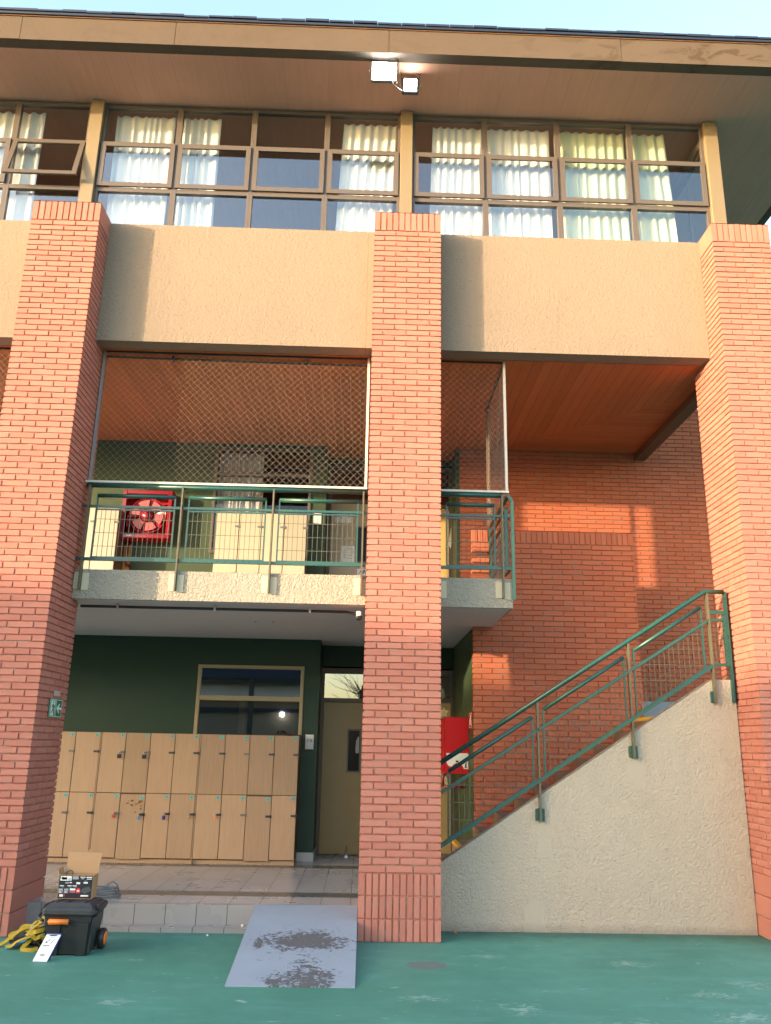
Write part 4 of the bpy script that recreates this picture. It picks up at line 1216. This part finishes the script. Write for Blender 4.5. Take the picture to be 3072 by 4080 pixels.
paper("white paper with a line drawing low on the grey gallery door", "paper_sheet", -0.465, -0.215, 4.995, 5.19, 5.50, [(.25, .3, .25, .7), (.25, .7, .45, .9), (.45, .9, .6, .75), (.6, .75, .8, .88), (.8, .88, .8, .3), (.25, .3, .8, .25), (.3, .45, .75, .45)], inkmat="ink_grey")
pa = paper("white paper with a magenta edge and zigzag letters at the foot of the grey door", "paper_sheet", -0.185, 0.16, 4.995, 4.93, 5.08, [(.04, .02, .04, .98, 3), (.2, .4, .27, .85), (.27, .85, .34, .4), (.38, .85, .38, .4), (.38, .4, .46, .85), (.46, .85, .52, .4), (.58, .4, .58, .85), (.62, .85, .69, .4), (.69, .4, .76, .85)])
paper("white scalloped paper with a letter A on the yellow gallery door", "paper_sheet", 1.13, 1.34, 4.995, 5.72, 5.99, [(.55, .2, .72, .7), (.72, .7, .88, .2), (.6, .4, .84, .4), (.2, .6, .4, .6)])
paper("white paper strip with small marks below the letter paper on the yellow gallery door", "paper_sheet", 1.13, 1.31, 4.995, 5.17, 5.47, [(.5, .75, .7, .75, 2), (.55, .65, .65, .65, 2), (.4, .25, .6, .35), (.6, .35, .75, .2)])
m = MB(); m.prism(list(reversed([(1.47, 5.62), (1.52, 5.88), (1.545, 6.05), (1.555, 5.72), (1.53, 5.60), (1.50, 5.66)])), 4.93, 4.936)
m.xf(Matrix.Translation((0, 0, -.12)))
tag(m.build("hanging_paper", "white_paper"), "curled white paper hanging at the right edge of the yellow gallery door", "paper")
m = MB(); m.prism([(0.925, 6.78), (0.95, 6.95), (0.955, 7.10), (0.945, 6.90), (0.93, 6.70)], 2.6, 2.602, axis='Y')
tag(m.build("hanging_paper", "white_paper"), "thin white paper strip hanging from the ceiling just right of the middle pillar", "paper")
def star(cx, cz, r_, y, label, mat):
    m = MB(); o = []
    for i in range(10):
        a = PI / 2 + i * PI / 5; rr = r_ if i % 2 == 0 else r_ * .5
        o.append((cx + rr * math.cos(a), cz + rr * math.sin(a)))
    m.prism(list(reversed(o)), y - .006, y - .001)
    o2 = [(cx + (u - cx) * .62, cz + (v - cz) * .62) for u, v in o]
    m.prism(list(reversed(o2)), y - .0075, y - .0062, mi=1)
    tag(m.build("paper_star", ["white_paper", mat]), label, "star", "paper stars on the yellow porch door")
star(1.405, 2.58, .095, 4.999, "yellow paper star at the top of the yellow porch door", "star_yellow")
star(1.275, 1.36, .085, 4.999, "gold paper star below the red cabinet, left one of the lower pair", "star_gold")
star(1.44, 1.45, .085, 4.999, "gold paper star below the red cabinet, right one of the lower pair", "star_gold")
for i, xx in enumerate((1.19, 1.355)):
    m = MB(); m.box(xx, xx + .145, 4.994, 4.998, 2.28, 2.43); lettering(m, "S", .15, (xx + .025, 4.992, 2.305), (1, 0, 0), (0, 0, 1), mi=1)
    tag(m.build("letter_card", ["bracket_cream", "lock_red"]), ("left" if i == 0 else "right") + " letter card reading S above the red fire cabinet", "letter card", "letter cards on the yellow porch door")

# ================================================================== FLOODLIGHTS
def floodlight(cx, y, z0, z1, w, tilt, facemat, label, body, inset):
    r = thing("floodlight", label, "floodlight", (cx, y, z1), "floodlights under the eave")
    k0 = MB(); h = z1 - z0
    k0.box(cx - w / 2, cx + w / 2, y, y + .055, z0, z1, bev=.01)
    for i in range(7): k0.box(cx - w * .4 + i * w * .13, cx - w * .4 + i * w * .13 + .01, y + .055, y + .085, z0 + .04, z1 - .04)
    f = MB(); f.box(cx - w / 2 + inset, cx + w / 2 - inset, y - .006, y - .0005, z0 + inset * .9, z1 - inset * .9, bev=.002)
    R = Matrix.Translation((cx, y + .03, z1)) @ Matrix.Rotation(math.radians(tilt), 4, 'X') @ Matrix.Translation((-cx, -y - .03, -z1))
    k0.xf(R); f.xf(R)
    k0.build("housing", body, r); f.build("lamp_face", facemat, r)
    b = MB(); 
    for sx in (-1, 1): b.box(cx + sx * (w / 2 + .012) - .004, cx + sx * (w / 2 + .012) + .004, y + .01, y + .05, z1 - h * .5, EZ - .001)
    b.build("bracket", "metal_dark", r)
    s_ = MB()
    for sx in (-1, 1): s_.lathe((cx + sx * (w / 2 + .017), y + .03, z1 - h * .5), [(.001, 0), (.014, 0), (.014, .012), (.001, .014)], (sx, 0, 0), 10)
    s_.build("bolt", "metal_bright", r)
floodlight(0.076, -0.44, 10.765, 11.06, .365, 8, "lamp_cool", "larger lit floodlight hanging under the eave, bluish white", "metal_dark", .020)
floodlight(0.447, -0.20, 10.80, 11.04, .235, 8, "lamp_white", "smaller lit floodlight under the eave, right of the larger one", "metal_dark", .032)
m = MB(); m.tube([(.20, -.40, 10.76), (.21, -.38, 10.73), (.25, -.33, 10.74), (.33, -.2, 10.80)], .007, 6); tag(m.build("lamp_cable", "cable_grey", smooth=True), "short grey cable joining the two floodlights under the eave", "cable")
m = MB(); m.tube([(.50, -.16, 11.05), (.52, -.2, 11.085), (.56, -.2, 11.06), (.58, -.17, 11.0)], .007, 6)
tag(m.build("lamp_cable", "cable_grey", smooth=True), "short grey cable looping over the top of the smaller floodlight", "cable")

# camera and conduit under the slab
K = thing("security_camera", "small white dome security camera under the balcony beside the middle pillar", "camera", (-.085, .86, 3.60))
m = MB(); m.box(-.115, -.05, .84, .90, 3.60, 3.665, bev=.01); m.build("mount", "slab_paint", K)
m = MB(); m.lathe((-.085, .86, 3.60), [(.048, 0), (.048, -.012), (.042, -.035), (.026, -.052), (.001, -.058)], (0, 0, 1), 18); m.build("dome", "black_plastic", K, True)
CD = thing("conduit_pipe", "dark conduit pipe clipped under the front of the balcony slab", "pipe", (-1.8, 1.05, 3.69))
m = MB(); yz = (1.04, 3.68)
m.tube([(XL1 + .01, *yz), (-.55, *yz), (-.25, 1.02, 3.675), (-.10, .96, 3.64)], .019, 8); m.build("tube", "pipe_dark", CD, True)
for xx in (-3.2, -1.95, -0.72): 
    m = MB(); m.box(xx - .014, xx + .014, 1.012, 1.068, 3.65, 3.722); m.build("clip", "metal_bright", CD)
m = MB(); m.tube([(-.035, .90, 3.63), (-.03, .93, 3.70)], .014, 6)
for xx, rr, mt in ((-1.58, .018, "ink_grey"), (-1.32, .02, "lock_red")):
    q = MB(); q.lathe((xx, 2.3, 3.707), [(rr, 0), (rr, -.006), (.001, -.008)], (0, 0, 1), 10)
    tag(q.build("ceiling_spot_mark", mt), ("small grey" if mt == "ink_grey" else "small dark red") + " round mark on the slab underside above the lockers", "mark")

# ================================================================== CURTAINS
def curtain(label, x0, x1, y, z0, z1, n, amp, mat, group, heading=True, gather=0.0, skew=0.0):
    m = MB(); NU = n * 14; NVv = 22
    ph = [random.uniform(0, 6) for _ in range(8)]
    fq = [random.uniform(.6, 1.6) for _ in range(n + 2)]
    cum = np.cumsum([0] + fq); cum = cum / cum[-1] * 2 * PI * n
    V_ = []
    for j in range(NVv + 1):
        v = j / NVv                       # 0 top .. 1 bottom
        z = z1 + (z0 - z1) * v
        for i in range(NU + 1):
            u = i / NU
            p = np.interp(u * (len(cum) - 1), range(len(cum)), cum)
            a = amp * (.55 + .45 * v + .15 * math.sin(7 * u + ph[0]))
            tp = math.sin(p + .5 * math.sin(v * 3 + ph[1]) * v)
            yy = y + a * (tp + .35 * math.sin(2.1 * p + ph[2] + v * 2.2) * v) * (1 if v > .05 or not heading else .8)
            xx = x0 + (x1 - x0) * u + .018 * v * math.sin(p * .5 + ph[3]) + gather * v * (0.5 - u) * 2 * 0.5 + skew * v
            zz = z + (.012 * math.sin(p * 1.0 + 1.6) if j == 0 else 0)
            V_.append((xx, yy, zz))
    m.v = V_
    W_ = NU + 1
    for j in range(NVv):
        for i in range(NU):
            m.f.append((j * W_ + i, (j + 1) * W_ + i, (j + 1) * W_ + i + 1, j * W_ + i + 1)); m.r.append(.5); m.mi.append(0)
    o = m.build("curtain", mat, smooth=True)
    tag(o, label, "curtain", group)
    return o
GC = "curtains in the top floor windows"
CYc = 0.755; CT = 11.03; CB = 8.86
curtain("white curtain behind the far left windows beside the opened awning sash", -6.6, -4.96, CYc, CB, CT, 9, .036, "curtain_white", GC)
curtain("white curtain at the left end of the bay between left and middle pillars", -3.90, -3.02, CYc, CB, CT, 7, .030, "curtain_white", GC)
curtain("narrow white curtain with greenish edge, second from the left pillar's post", -2.93, -2.34, CYc, CB, CT, 5, .034, "curtain_white", GC)
curtain("white curtain just left of the middle ochre post", -0.50, 0.31, CYc, CB, CT, 6, .032, "curtain_white", GC, skew=-.10)
curtain("white curtain just right of the middle ochre post", 0.84, 1.62, CYc, CB, CT, 6, .032, "curtain_white", GC, skew=-.07)
curtain("white curtain in the second window right of the middle post", 1.63, 2.60, CYc, CB, CT, 7, .030, "curtain_white", GC)
curtain("pale green curtain in the third window right of the middle post", 2.70, 3.74, CYc, CB, CT, 7, .030, "curtain_green", GC)
curtain("narrow pale green curtain in the last window before the right post", 3.80, 4.36, CYc, CB, CT, 4, .034, "curtain_green", GC, skew=.10)
curtain("long grey white curtain behind the upper gallery window over the yellow lockers", -2.66, -1.88, 4.40, 5.2, 7.0, 9, .03, "curtain_white", "curtains on the upper gallery")

# ================================================================== TOOLBOX AND LITTER AT THE LEFT PILLAR
TB = thing("tool_box", "black wheeled plastic tool box with orange handle standing by the left pillar", "tool box", (-2.85, -.5, 0))
def frustum(m, bx0, bx1, by0, by1, bz, tx0, tx1, ty0, ty1, tz): m.hexa([(bx0, by0, bz), (bx1, by0, bz), (bx1, by1, bz), (bx0, by1, bz), (tx0, ty0, tz), (tx1, ty0, tz), (tx1, ty1, tz), (tx0, ty1, tz)])
m = MB()
frustum(m, -3.00, -2.63, -.735, -.40, .012, -3.055, -2.60, -.76, -.36, .345)
for xx in (-2.99, -2.72): frustum(m, xx, xx + .085, -.752, -.70, 0, xx - .015, xx + .10, -.775, -.72, .30)
frustum(m, -2.99, -2.64, -.55, -.44, 0, -2.99, -2.64, -.55, -.44, .03)
frustum(m, -2.625, -2.60, -.74, -.62, .03, -2.595, -2.575, -.75, -.63, .345)
m.build("body", "black_plastic", TB)
m = MB(); m.box(-3.085, -2.575, -.79, -.34, .345, .435, bev=.03); frustum(m, -3.06, -2.60, -.765, -.36, .435, -3.02, -2.64, -.73, -.39, .468)
m.build("lid", "black_lid", TB)
m = MB()
for xx in (-2.97, -2.87, -2.70): m.box(xx, xx + .012, -.725, -.395, .4685, .476)
m.box(-2.60, -2.545, -.70, -.42, .39, .455, bev=.02)
m.build("lid_rib", "black_plastic", TB)
m = MB(); m.tube([(-3.0, -.795, .308), (-2.81, -.795, .308)], .026, 10); m.build("handle", "orange_plastic", TB, True)
m = MB(); m.tube([(-3.02, -.78, .308), (-2.99, -.795, .308)], .012, 8); m.tube([(-2.82, -.795, .308), (-2.79, -.78, .308)], .012, 8); m.tube([(-3.09, -.70, .30), (-3.17, -.60, .31), (-3.15, -.5, .40), (-3.08, -.45, .43)], .015, 8); m.build("handle_arm", "black_plastic", TB, True)
for yy in (-.42,):
    m = MB(); m.lathe((-2.60, yy, .095), [(.001, .0), (.09, .0), (.095, .012), (.095, .045), (.085, .055), (.001, .055)], (1, 0, 0), 22); wh = m.build("wheel", "black_plastic", TB, True)
    m = MB(); m.lathe((-2.543, yy, .095), [(.062, 0), (.062, .004), (.03, .008), (.001, .008)], (1, 0, 0), 18); m.build("rim", "orange_plastic", wh, True)
m = MB(); m.tube([(-3.11, -.42, .43), (-3.15, -.40, .37), (-3.15, -.45, .30)], .009, 6); m.build("latch", "orange_plastic", TB, True)

# carton on the tool box
CB_ = thing("cardboard_box", "opened cardboard box with black printed front standing on the tool box", "box", (-2.83, -.5, .476))
x0, x1, y0, y1, z0, z1 = -3.02, -2.675, -.58, -.42, .477, .70
m = MB(); m.box(x0, x1, y0, y0 + .006, z0, z1); m.box(x0, x1, y1 - .006, y1, z0, z1); m.box(x0, x0 + .006, y0 + .006, y1 - .006, z0, z1); m.box(x1 - .006, x1, y0 + .006, y1 - .006, z0, z1); m.box(x0 + .006, x1 - .006, y0 + .006, y1 - .006, z0, z0 + .006)
m.build("carton", "cardboard", CB_)
m = MB(); a = Vector((x0, y1 - .003, z1)); 
m.hexa([(x0 + .004, y1 - .006, z1), (x1 - .004, y1 - .006, z1), (x1 - .004, y1, z1), (x0 + .004, y1, z1), (x0 + .004, y1 + .03, z1 + .10), (x1 - .004, y1 + .03, z1 + .10), (x1 - .004, y1 + .036, z1 + .10), (x0 + .004, y1 + .036, z1 + .10)])
m.hexa([(x0 + .004, y1 + .03, z1 + .102), (x1 - .004, y1 + .03, z1 + .102), (x1 - .004, y1 + .036, z1 + .102), (x0 + .004, y1 + .036, z1 + .102), (x0 - .005, y1 + .075, z1 + .185), (x1 + .0, y1 + .075, z1 + .185), (x1 + .0, y1 + .081, z1 + .185), (x0 - .005, y1 + .081, z1 + .185)])
m.box(x0 + .20, x0 + .25, y1 + .074, y1 + .080, z1 + .186, z1 + .212)
m.build("lid_flap", "cardboard", CB_)
m = MB(); m.hexa([(x0 - .014, y0 + .01, z1 - .01), (x0 - .002, y0 + .01, z1 - .01), (x0 - .002, y1, z1 - .01), (x0 - .014, y1, z1 - .01), (x0 - .03, y0 + .02, z1 + .05), (x0 - .022, y0 + .02, z1 + .05), (x0 - .022, y1, z1 + .06), (x0 - .03, y1, z1 + .06)]); m.build("side_flap", "cardboard", CB_)
yf = y0 - .0005
m = MB(); m.box(x0 + .006, x1 - .006, yf - .0015, yf, z0 + .006, z1 - .006); m.build("printed_front", "carton_print", CB_)
m = MB()
def pr_(u0, u1, v0, v1, mi): m.box(x0 + u0 * .345, x0 + u1 * .345, yf - .0035, yf - .0018, z0 + v0 * .223, z0 + v1 * .223, mi=mi)
pr_(.05, .37, .76, .95, 0); pr_(.08, .24, .80, .90, 1); pr_(.28, .35, .78, .81, 2); pr_(.28, .35, .84, .86, 2)
pr_(.40, .57, .82, .95, 1); pr_(.62, .77, .90, .93, 0); pr_(.80, .96, .88, .93, 0); pr_(.65, .73, .84, .86, 0); pr_(.81, .95, .82, .845, 0)
pr_(.20, .31, .64, .70, 1); pr_(.33, .39, .66, .70, 0); pr_(.52, .63, .62, .70, 0); pr_(.73, .85, .65, .71, 0); pr_(.74, .83, .745, .76, 1)
for u in (.05, .27, .42): pr_(u, u + .12, .53, .565, 0); pr_(u + .04, u + .13, .49, .505, 1)
for u in (.03, .19):
    pr_(u, u + .12, .24, .43, 1); 
for u in (.045, .205): m.box(x0 + u * .345, x0 + (u + .09) * .345, yf - .0045, yf - .0036, z0 + .26 * .223, z0 + .33 * .223, mi=2); m.box(x0 + (u + .01) * .345, x0 + (u + .07) * .345, yf - .0052, yf - .0046, z0 + .27 * .223, z0 + .31 * .223, mi=0)
pr_(.35, .51, .36, .44, 0); pr_(.35, .51, .26, .34, 3)
pr_(.535, .655, .25, .40, 4); m.prism([(x0 + .535 * .345, z0 + .401 * .223), (x0 + .655 * .345, z0 + .401 * .223), (x0 + .595 * .345, z0 + .47 * .223)], yf - .0035, yf - .0018, mi=4); m.box(x0 + .56 * .345, x0 + .63 * .345, yf - .0045, yf - .0036, z0 + .32 * .223, z0 + .37 * .223, mi=0)
pr_(.07, .17, .09, .19, 0); 
pr_(.68, .90, .11, .17, 0)
lettering(m, "9", .036, (x0 + .18 * .345, yf - .004, z0 + .09 * .223), (1, 0, 0), (0, 0, 1), mi=4)
m.build("front_print", ["white_paper", "ink_grey", "ink_black", "red_pink", "ink_red"], CB_)
m = MB(); q = [(.68, .30), (.80, .22), (.97, .36), (.90, .52), (.72, .46)]
m.prism([(x0 + u * .345, z0 + v * .223) for u, v in q], yf - .0035, yf - .0018); m.build("product_picture", "carton_picture", CB_)
m = MB(); m.tube([(x0 + .05, y0 + .05, z1 - .02), (x0 + .06, y0 + .05, z1 + .02), (x0 + .09, y0 + .06, z1 + .035), (x0 + .115, y0 + .06, z1 + .02), (x0 + .115, y0 + .05, z1 - .02)], .005, 6); tag(m.build("cable_loop", "black_plastic", smooth=True), "black cable loop sticking out of the opened cardboard box", "cable")

# harness straps
def ribbon(m, pts, w, nrm_twist, th=.006, mi=0):
    pts = [Vector(p) for p in pts]
    # catmull-rom
    P_ = []
    for i in range(len(pts) - 1):
        p0 = pts[max(i - 1, 0)]; p1 = pts[i]; p2 = pts[i + 1]; p3 = pts[min(i + 2, len(pts) - 1)]
        for k in range(6):
            t = k / 6
            P_.append(.5 * ((2 * p1) + (p2 - p0) * t + (2 * p0 - 5 * p1 + 4 * p2 - p3) * t * t + (3 * p1 - p0 - 3 * p2 + p3) * t ** 3))
    P_.append(pts[-1])
    n_ = len(P_); k0 = len(m.v)
    for i, p in enumerate(P_):
        t = (P_[min(i + 1, n_ - 1)] - P_[max(i - 1, 0)]).normalized()
        a = nrm_twist[0] + (nrm_twist[1] - nrm_twist[0]) * i / (n_ - 1)
        ref = Vector((0, -math.sin(a), math.cos(a)))
        sd = t.cross(ref)
        if sd.length < .05: sd = Vector((1, 0, 0))
        sd.normalize(); nn = sd.cross(t)
        for su, sv in ((-1, -1), (1, -1), (1, 1), (-1, 1)): m.v.append(tuple(p + sd * (su * w / 2) + nn * (sv * th / 2)))
    for i in range(n_ - 1):
        for j in range(4):
            a, b_ = k0 + i * 4, k0 + (i + 1) * 4
            m.f.append((a + j, a + (j + 1) % 4, b_ + (j + 1) % 4, b_ + j)); m.r.append(.5); m.mi.append(mi)
HS = thing("safety_harness", "heap of yellow and blue harness straps on the ground between pillar and tool box", "harness", (-3.35, -.4, 0))
rng = random.Random(11)
def loop(m, cx, cy, cz, r1, r2, ang, tw, w, turns=1.0):
    pts = []
    k = 8
    for i in range(k + 1):
        a = ang + turns * 2 * PI * i / k
        pts.append((cx + r1 * math.cos(a) + rng.uniform(-.02, .02), cy + r2 * math.sin(a) + rng.uniform(-.02, .02), max(.012, cz + .06 * math.sin(a + ang) + rng.uniform(-.025, .03))))
    ribbon(m, pts, w, (tw, tw + rng.uniform(-.9, .9)), .005)
m = MB()
ribbon(m, [(-3.60, -.44, .012), (-3.53, -.40, .05), (-3.44, -.34, .13), (-3.35, -.30, .16), (-3.26, -.32, .13)], .042, (.5, .8))
ribbon(m, [(-3.24, -.46, .15), (-3.27, -.52, .07), (-3.30, -.58, .02), (-3.22, -.60, .012), (-3.15, -.57, .02)], .042, (.9, .9))
for q in ((-3.40, -.36, .10, .10, .08, .4, .9), (-3.28, -.30, .16, .11, .07, 1.8, .5), (-3.22, -.40, .12, .09, .09, 3.0, 1.1), (-3.36, -.48, .05, .11, .06, 2.2, .7), (-3.26, -.22, .20, .09, .05, .8, .6), (-3.18, -.48, .08, .07, .06, 4.0, .9)):
    loop(m, *q, .040, .8)
m.build("yellow_strap", "strap_yellow", HS)
m = MB(); ribbon(m, [(-3.50, -.50, .012), (-3.44, -.48, .03), (-3.36, -.42, .06), (-3.31, -.37, .11)], .05, (.5, .9)); ribbon(m, [(-3.36, -.30, .12), (-3.31, -.34, .17), (-3.30, -.40, .13)], .04, (.7, .9)); m.build("blue_strap", "strap_blue", HS)
m = MB()
for q in ((-3.42, -.28, .07, .10, .06, 1.0, .6), (-3.22, -.36, .06, .10, .08, 2.5, .4), (-3.16, -.44, .12, .06, .08, .3, 1.2), (-3.32, -.40, .03, .15, .10, 3.3, .2)): loop(m, *q, .05, .9)
m.build("black_strap", "strap_black", HS)

# price card leaning on the tool box
PC = thing("product_card", "white and blue product card leaning on the tool box front", "card", (-2.98, -.9, 0))
O = Vector((-3.045, -.985, .004)); R = Vector((1, -.02, 0)).normalized() * .135; U = Vector((.068, .115, .21))
def cp(u, v, o=0): 
    n_ = Vector((0, -.21, .115)).normalized(); q = O + R * u + U * v + n_ * o; return tuple(q)
m = MB(); m.hexa([cp(0, 0, -.006), cp(1, 0, -.006), cp(1, 1, -.006), cp(0, 1, -.006), cp(0, 0, 0), cp(1, 0, 0), cp(1, 1, 0), cp(0, 1, 0)]); m.build("card_face", "white_card", PC)
m = MB(); m.hexa([cp(1.0, 0, -.03), cp(1.04, 0, -.03), cp(1.04, 1, -.03), cp(1.0, 1, -.03), cp(1.005, 0, -.001), cp(1.04, 0, -.001), cp(1.04, 1, -.001), cp(1.005, 1, -.001)]); m.hexa([cp(0, .985, -.006), cp(1, .985, -.006), cp(1, 1.03, -.006), cp(0, 1.03, -.006), cp(0, .985, .002), cp(1, .985, .002), cp(1, 1.03, .002), cp(0, 1.03, .002)]); m.build("blue_edge", "lock_blue", PC)
m = MB()
def pk(u0, u1, v0, v1, mi=0): m.quad(cp(u0, v0, .002), cp(u1, v0, .002), cp(u1, v1, .002), cp(u0, v1, .002), mi=mi)
pk(.25, .78, .93, .97); pk(.30, .70, .87, .885, 1); pk(.22, .34, .67, .73); pk(.36, .42, .74, .80); pk(.15, .62, .555, .585); pk(.15, .5, .50, .515, 1); pk(.15, .4, .46, .47, 1)
for i in range(9): pk(.28 + i * .04, .30 + i * .04 + .01 * (i % 2), .18, .28, 1)
m.quad(cp(.58, .65, .002), cp(.64, .65, .002), cp(.76, .82, .002), cp(.72, .82, .002))
m.build("card_print", ["ink_black", "ink_grey"], PC)

# cable coil on the porch edge
m = MB()
for i in range(9):
    rx = .20 - .008 * i + random.uniform(-.01, .01); ry = .13 - .006 * i; cx = -2.97 + random.uniform(-.02, .02); cy = .86 + random.uniform(-.02, .02); zb_ = FZ + .010 + .012 * i
    m.tube([(cx + rx * math.cos(a), cy + ry * math.sin(a), zb_ + .008 * math.sin(a * 2 + i)) for a in [2 * PI * k / 28 for k in range(28)]], .0075, 6, closed=True)
m.tube([(-2.95, .78, FZ + .08), (-2.90, .80, FZ + .15), (-2.86, .84, FZ + .175), (-2.82, .90, FZ + .13), (-2.80, .93, FZ + .05)], .0075, 6)
tag(m.build("cable_coil", "cable_grey", smooth=True), "coil of grey cable lying on the porch edge behind the tool box", "cable")
# plastic bag at the door
m = MB(); NU = 22; NVv = 9
for j in range(NVv + 1):
    for i in range(NU + 1):
        u = i / NU; v = j / NVv
        z = FZ + .006 + .075 * math.sin(PI * v) * (.5 + .5 * math.sin(u * 9) ** 2) * (.4 + .6 * math.sin(PI * u)) + (.15 * math.exp(-((u - .88) / .06) ** 2) * math.sin(PI * v))
        m.v.append((-.60 + .45 * u + random.uniform(-.006, .006), 4.60 + .22 * v + random.uniform(-.006, .006), z + random.uniform(0, .008)))
for j in range(NVv):
    for i in range(NU): m.f.append((j * (NU + 1) + i, j * (NU + 1) + i + 1, (j + 1) * (NU + 1) + i + 1, (j + 1) * (NU + 1) + i)); m.r.append(.5); m.mi.append(0)
tag(m.build("plastic_bag", "clear_film"), "crumpled clear plastic bag on the floor in front of the olive door", "bag")
# crumbs of rubble
for xx, yy, r_, lab, mt in ((1.10, .50, .016, "small orange brick crumb at the foot of the beige stair wall", "orange_plastic"), (-1.62, .20, .012, "small white pebble on the green court before the porch step", "white_paper"), (-1.28, .45, .016, "small pale stone on the low step beside the ramp", "white_paper")):
    m = MB(); m.lathe((xx, yy, (.05 if yy > .34 and xx < 0 else 0)), [(r_ * .8, 0), (r_, r_ * .5), (r_ * .6, r_ * 1.1), (.001, r_ * 1.3)], (0, 0, 1), 7)
    tag(m.build("pebble", mt), lab, "pebble", "small stones near the building")

# ================================================================== BUILDINGS ACROSS THE COURT (behind the camera: they shade the court and show in the glass)
OB = thing("opposite_building", "large hall across the court whose roof edge shades the lower facade", "building", (-39, -27, 0))
a = Vector((-37.2 - .4 * 26, -24.8 + .4 * 26, 0)); b_ = Vector((-37.2 + .4 * 26 , -24.8 - .4 * 26, 0))
dirv = (b_ - a).normalized(); back = Vector((-1, -1, 0)).normalized()
p = [a, b_, b_ + back * 12, a + back * 12]
m = MB(); m.hexa([tuple(q) for q in p] + [(q.x, q.y, 9.1) for q in p]); m.build("wall", "beige_wall_far", OB)
m = MB(); p = [a - back * .5 - dirv * .5, b_ - back * .5 + dirv * .5, b_ + back * 12.5 + dirv * .5, a + back * 12.5 - dirv * .5]
m.hexa([(q.x, q.y, 9.11) for q in p] + [(q.x, q.y, 9.5) for q in p]); m.build("roof", "roof_tile", OB)
PV = thing("far_pavilion", "tall dark canopy hall with a pale ribbed roof strip across the court", "building", (-9, -27, 0))
m = MB(); m.box(-20, -2.7, -31, -26, 0, 4.2); m.build("wall", "beige_wall_far", PV)
m = MB()
for i in range(6):
    t = i / 6
    m.hexa([(-20.2, -25.2 - 1.0 * t, 4.25 + .8 * t), (-2.5, -25.2 - 1.0 * t, 4.25 + .8 * t), (-2.5, -25.34 - 1.0 * t, 4.36 + .8 * t), (-20.2, -25.34 - 1.0 * t, 4.36 + .8 * t),
            (-20.2, -25.2 - 1.0 * t, 4.27 + .8 * t), (-2.5, -25.2 - 1.0 * t, 4.27 + .8 * t), (-2.5, -25.34 - 1.0 * t, 4.38 + .8 * t), (-20.2, -25.34 - 1.0 * t, 4.38 + .8 * t)])
m.build("ribbed_roof", "pale_roof", PV)
m = MB(); m.box(-20.2, -2.4, -31, -24.5, 5.15, 7.6); m.build("canopy", "roof_tile", PV)
for xx in (-14.0, -9.5, -5.6, -2.6):
    m = MB(); m.box(xx - .12, xx + .12, -24.9, -24.65, 0, 5.14); m.build("post", "metal_dark", PV)
m = MB(); m.box(-4.3, -2.7, -26.06, -26.001, 0, 3.6); m.build("brick_patch", "brick_dark", PV)
m = MB(); m.box(-9.3, -6.0, -26.05, -26.001, 0, 2.3); m.build("shutter", "lock_blue", PV)
m = MB(); m.box(-20.2, -2.5, -25.9, -25.7, 3.55, 3.75); m.build("beam", "roof_tile", PV)
m = MB(); m.lathe((-4.1, -25.6, 3.45), [(.001, 0), (.11, 0), (.12, -.06), (.001, -.10)], (0, 1, 0), 14); m.build("round_lamp", "lamp_white", PV)
TR = thing("bare_tree", "bare leafless tree across the court seen only in the door glass", "tree", (-0.2, -27, 0))
m = MB(); m.tube([(-.2, -27, 0), (-.25, -27, 1.6), (-.1, -27, 3.2), (0, -27, 5.2)], [.16, .13, .10, .05], 8); m.build("trunk", "bark", TR, True)
m = MB(); rng = random.Random(5)
for i in range(60):
    z0 = rng.uniform(2.2, 5.0); a = rng.uniform(0, 2 * PI); ln = rng.uniform(.7, 2.0); p0 = Vector((-.1, -27, z0)); pts = [p0]
    for k in range(4): p0 = p0 + Vector((math.cos(a) * ln * .25, math.sin(a) * ln * .25, ln * rng.uniform(.05, .28))); a += rng.uniform(-.4, .4); pts.append(p0)
    m.tube(pts, [.035, .026, .018, .012, .006], 4, False)
m.build("branches", "bark", TR)

# ================================================================== plan units -> metres
done = set()
for o in list(C.objects):
    if o.type == 'CAMERA' or o.type == 'LIGHT': continue
    o.location = Vector(o.location) * S
    if o.type == 'MESH' and o.data.name not in done:
        done.add(o.data.name); o.data.transform(Matrix.Scale(S, 4))
    if "_loc" in o: del o["_loc"]
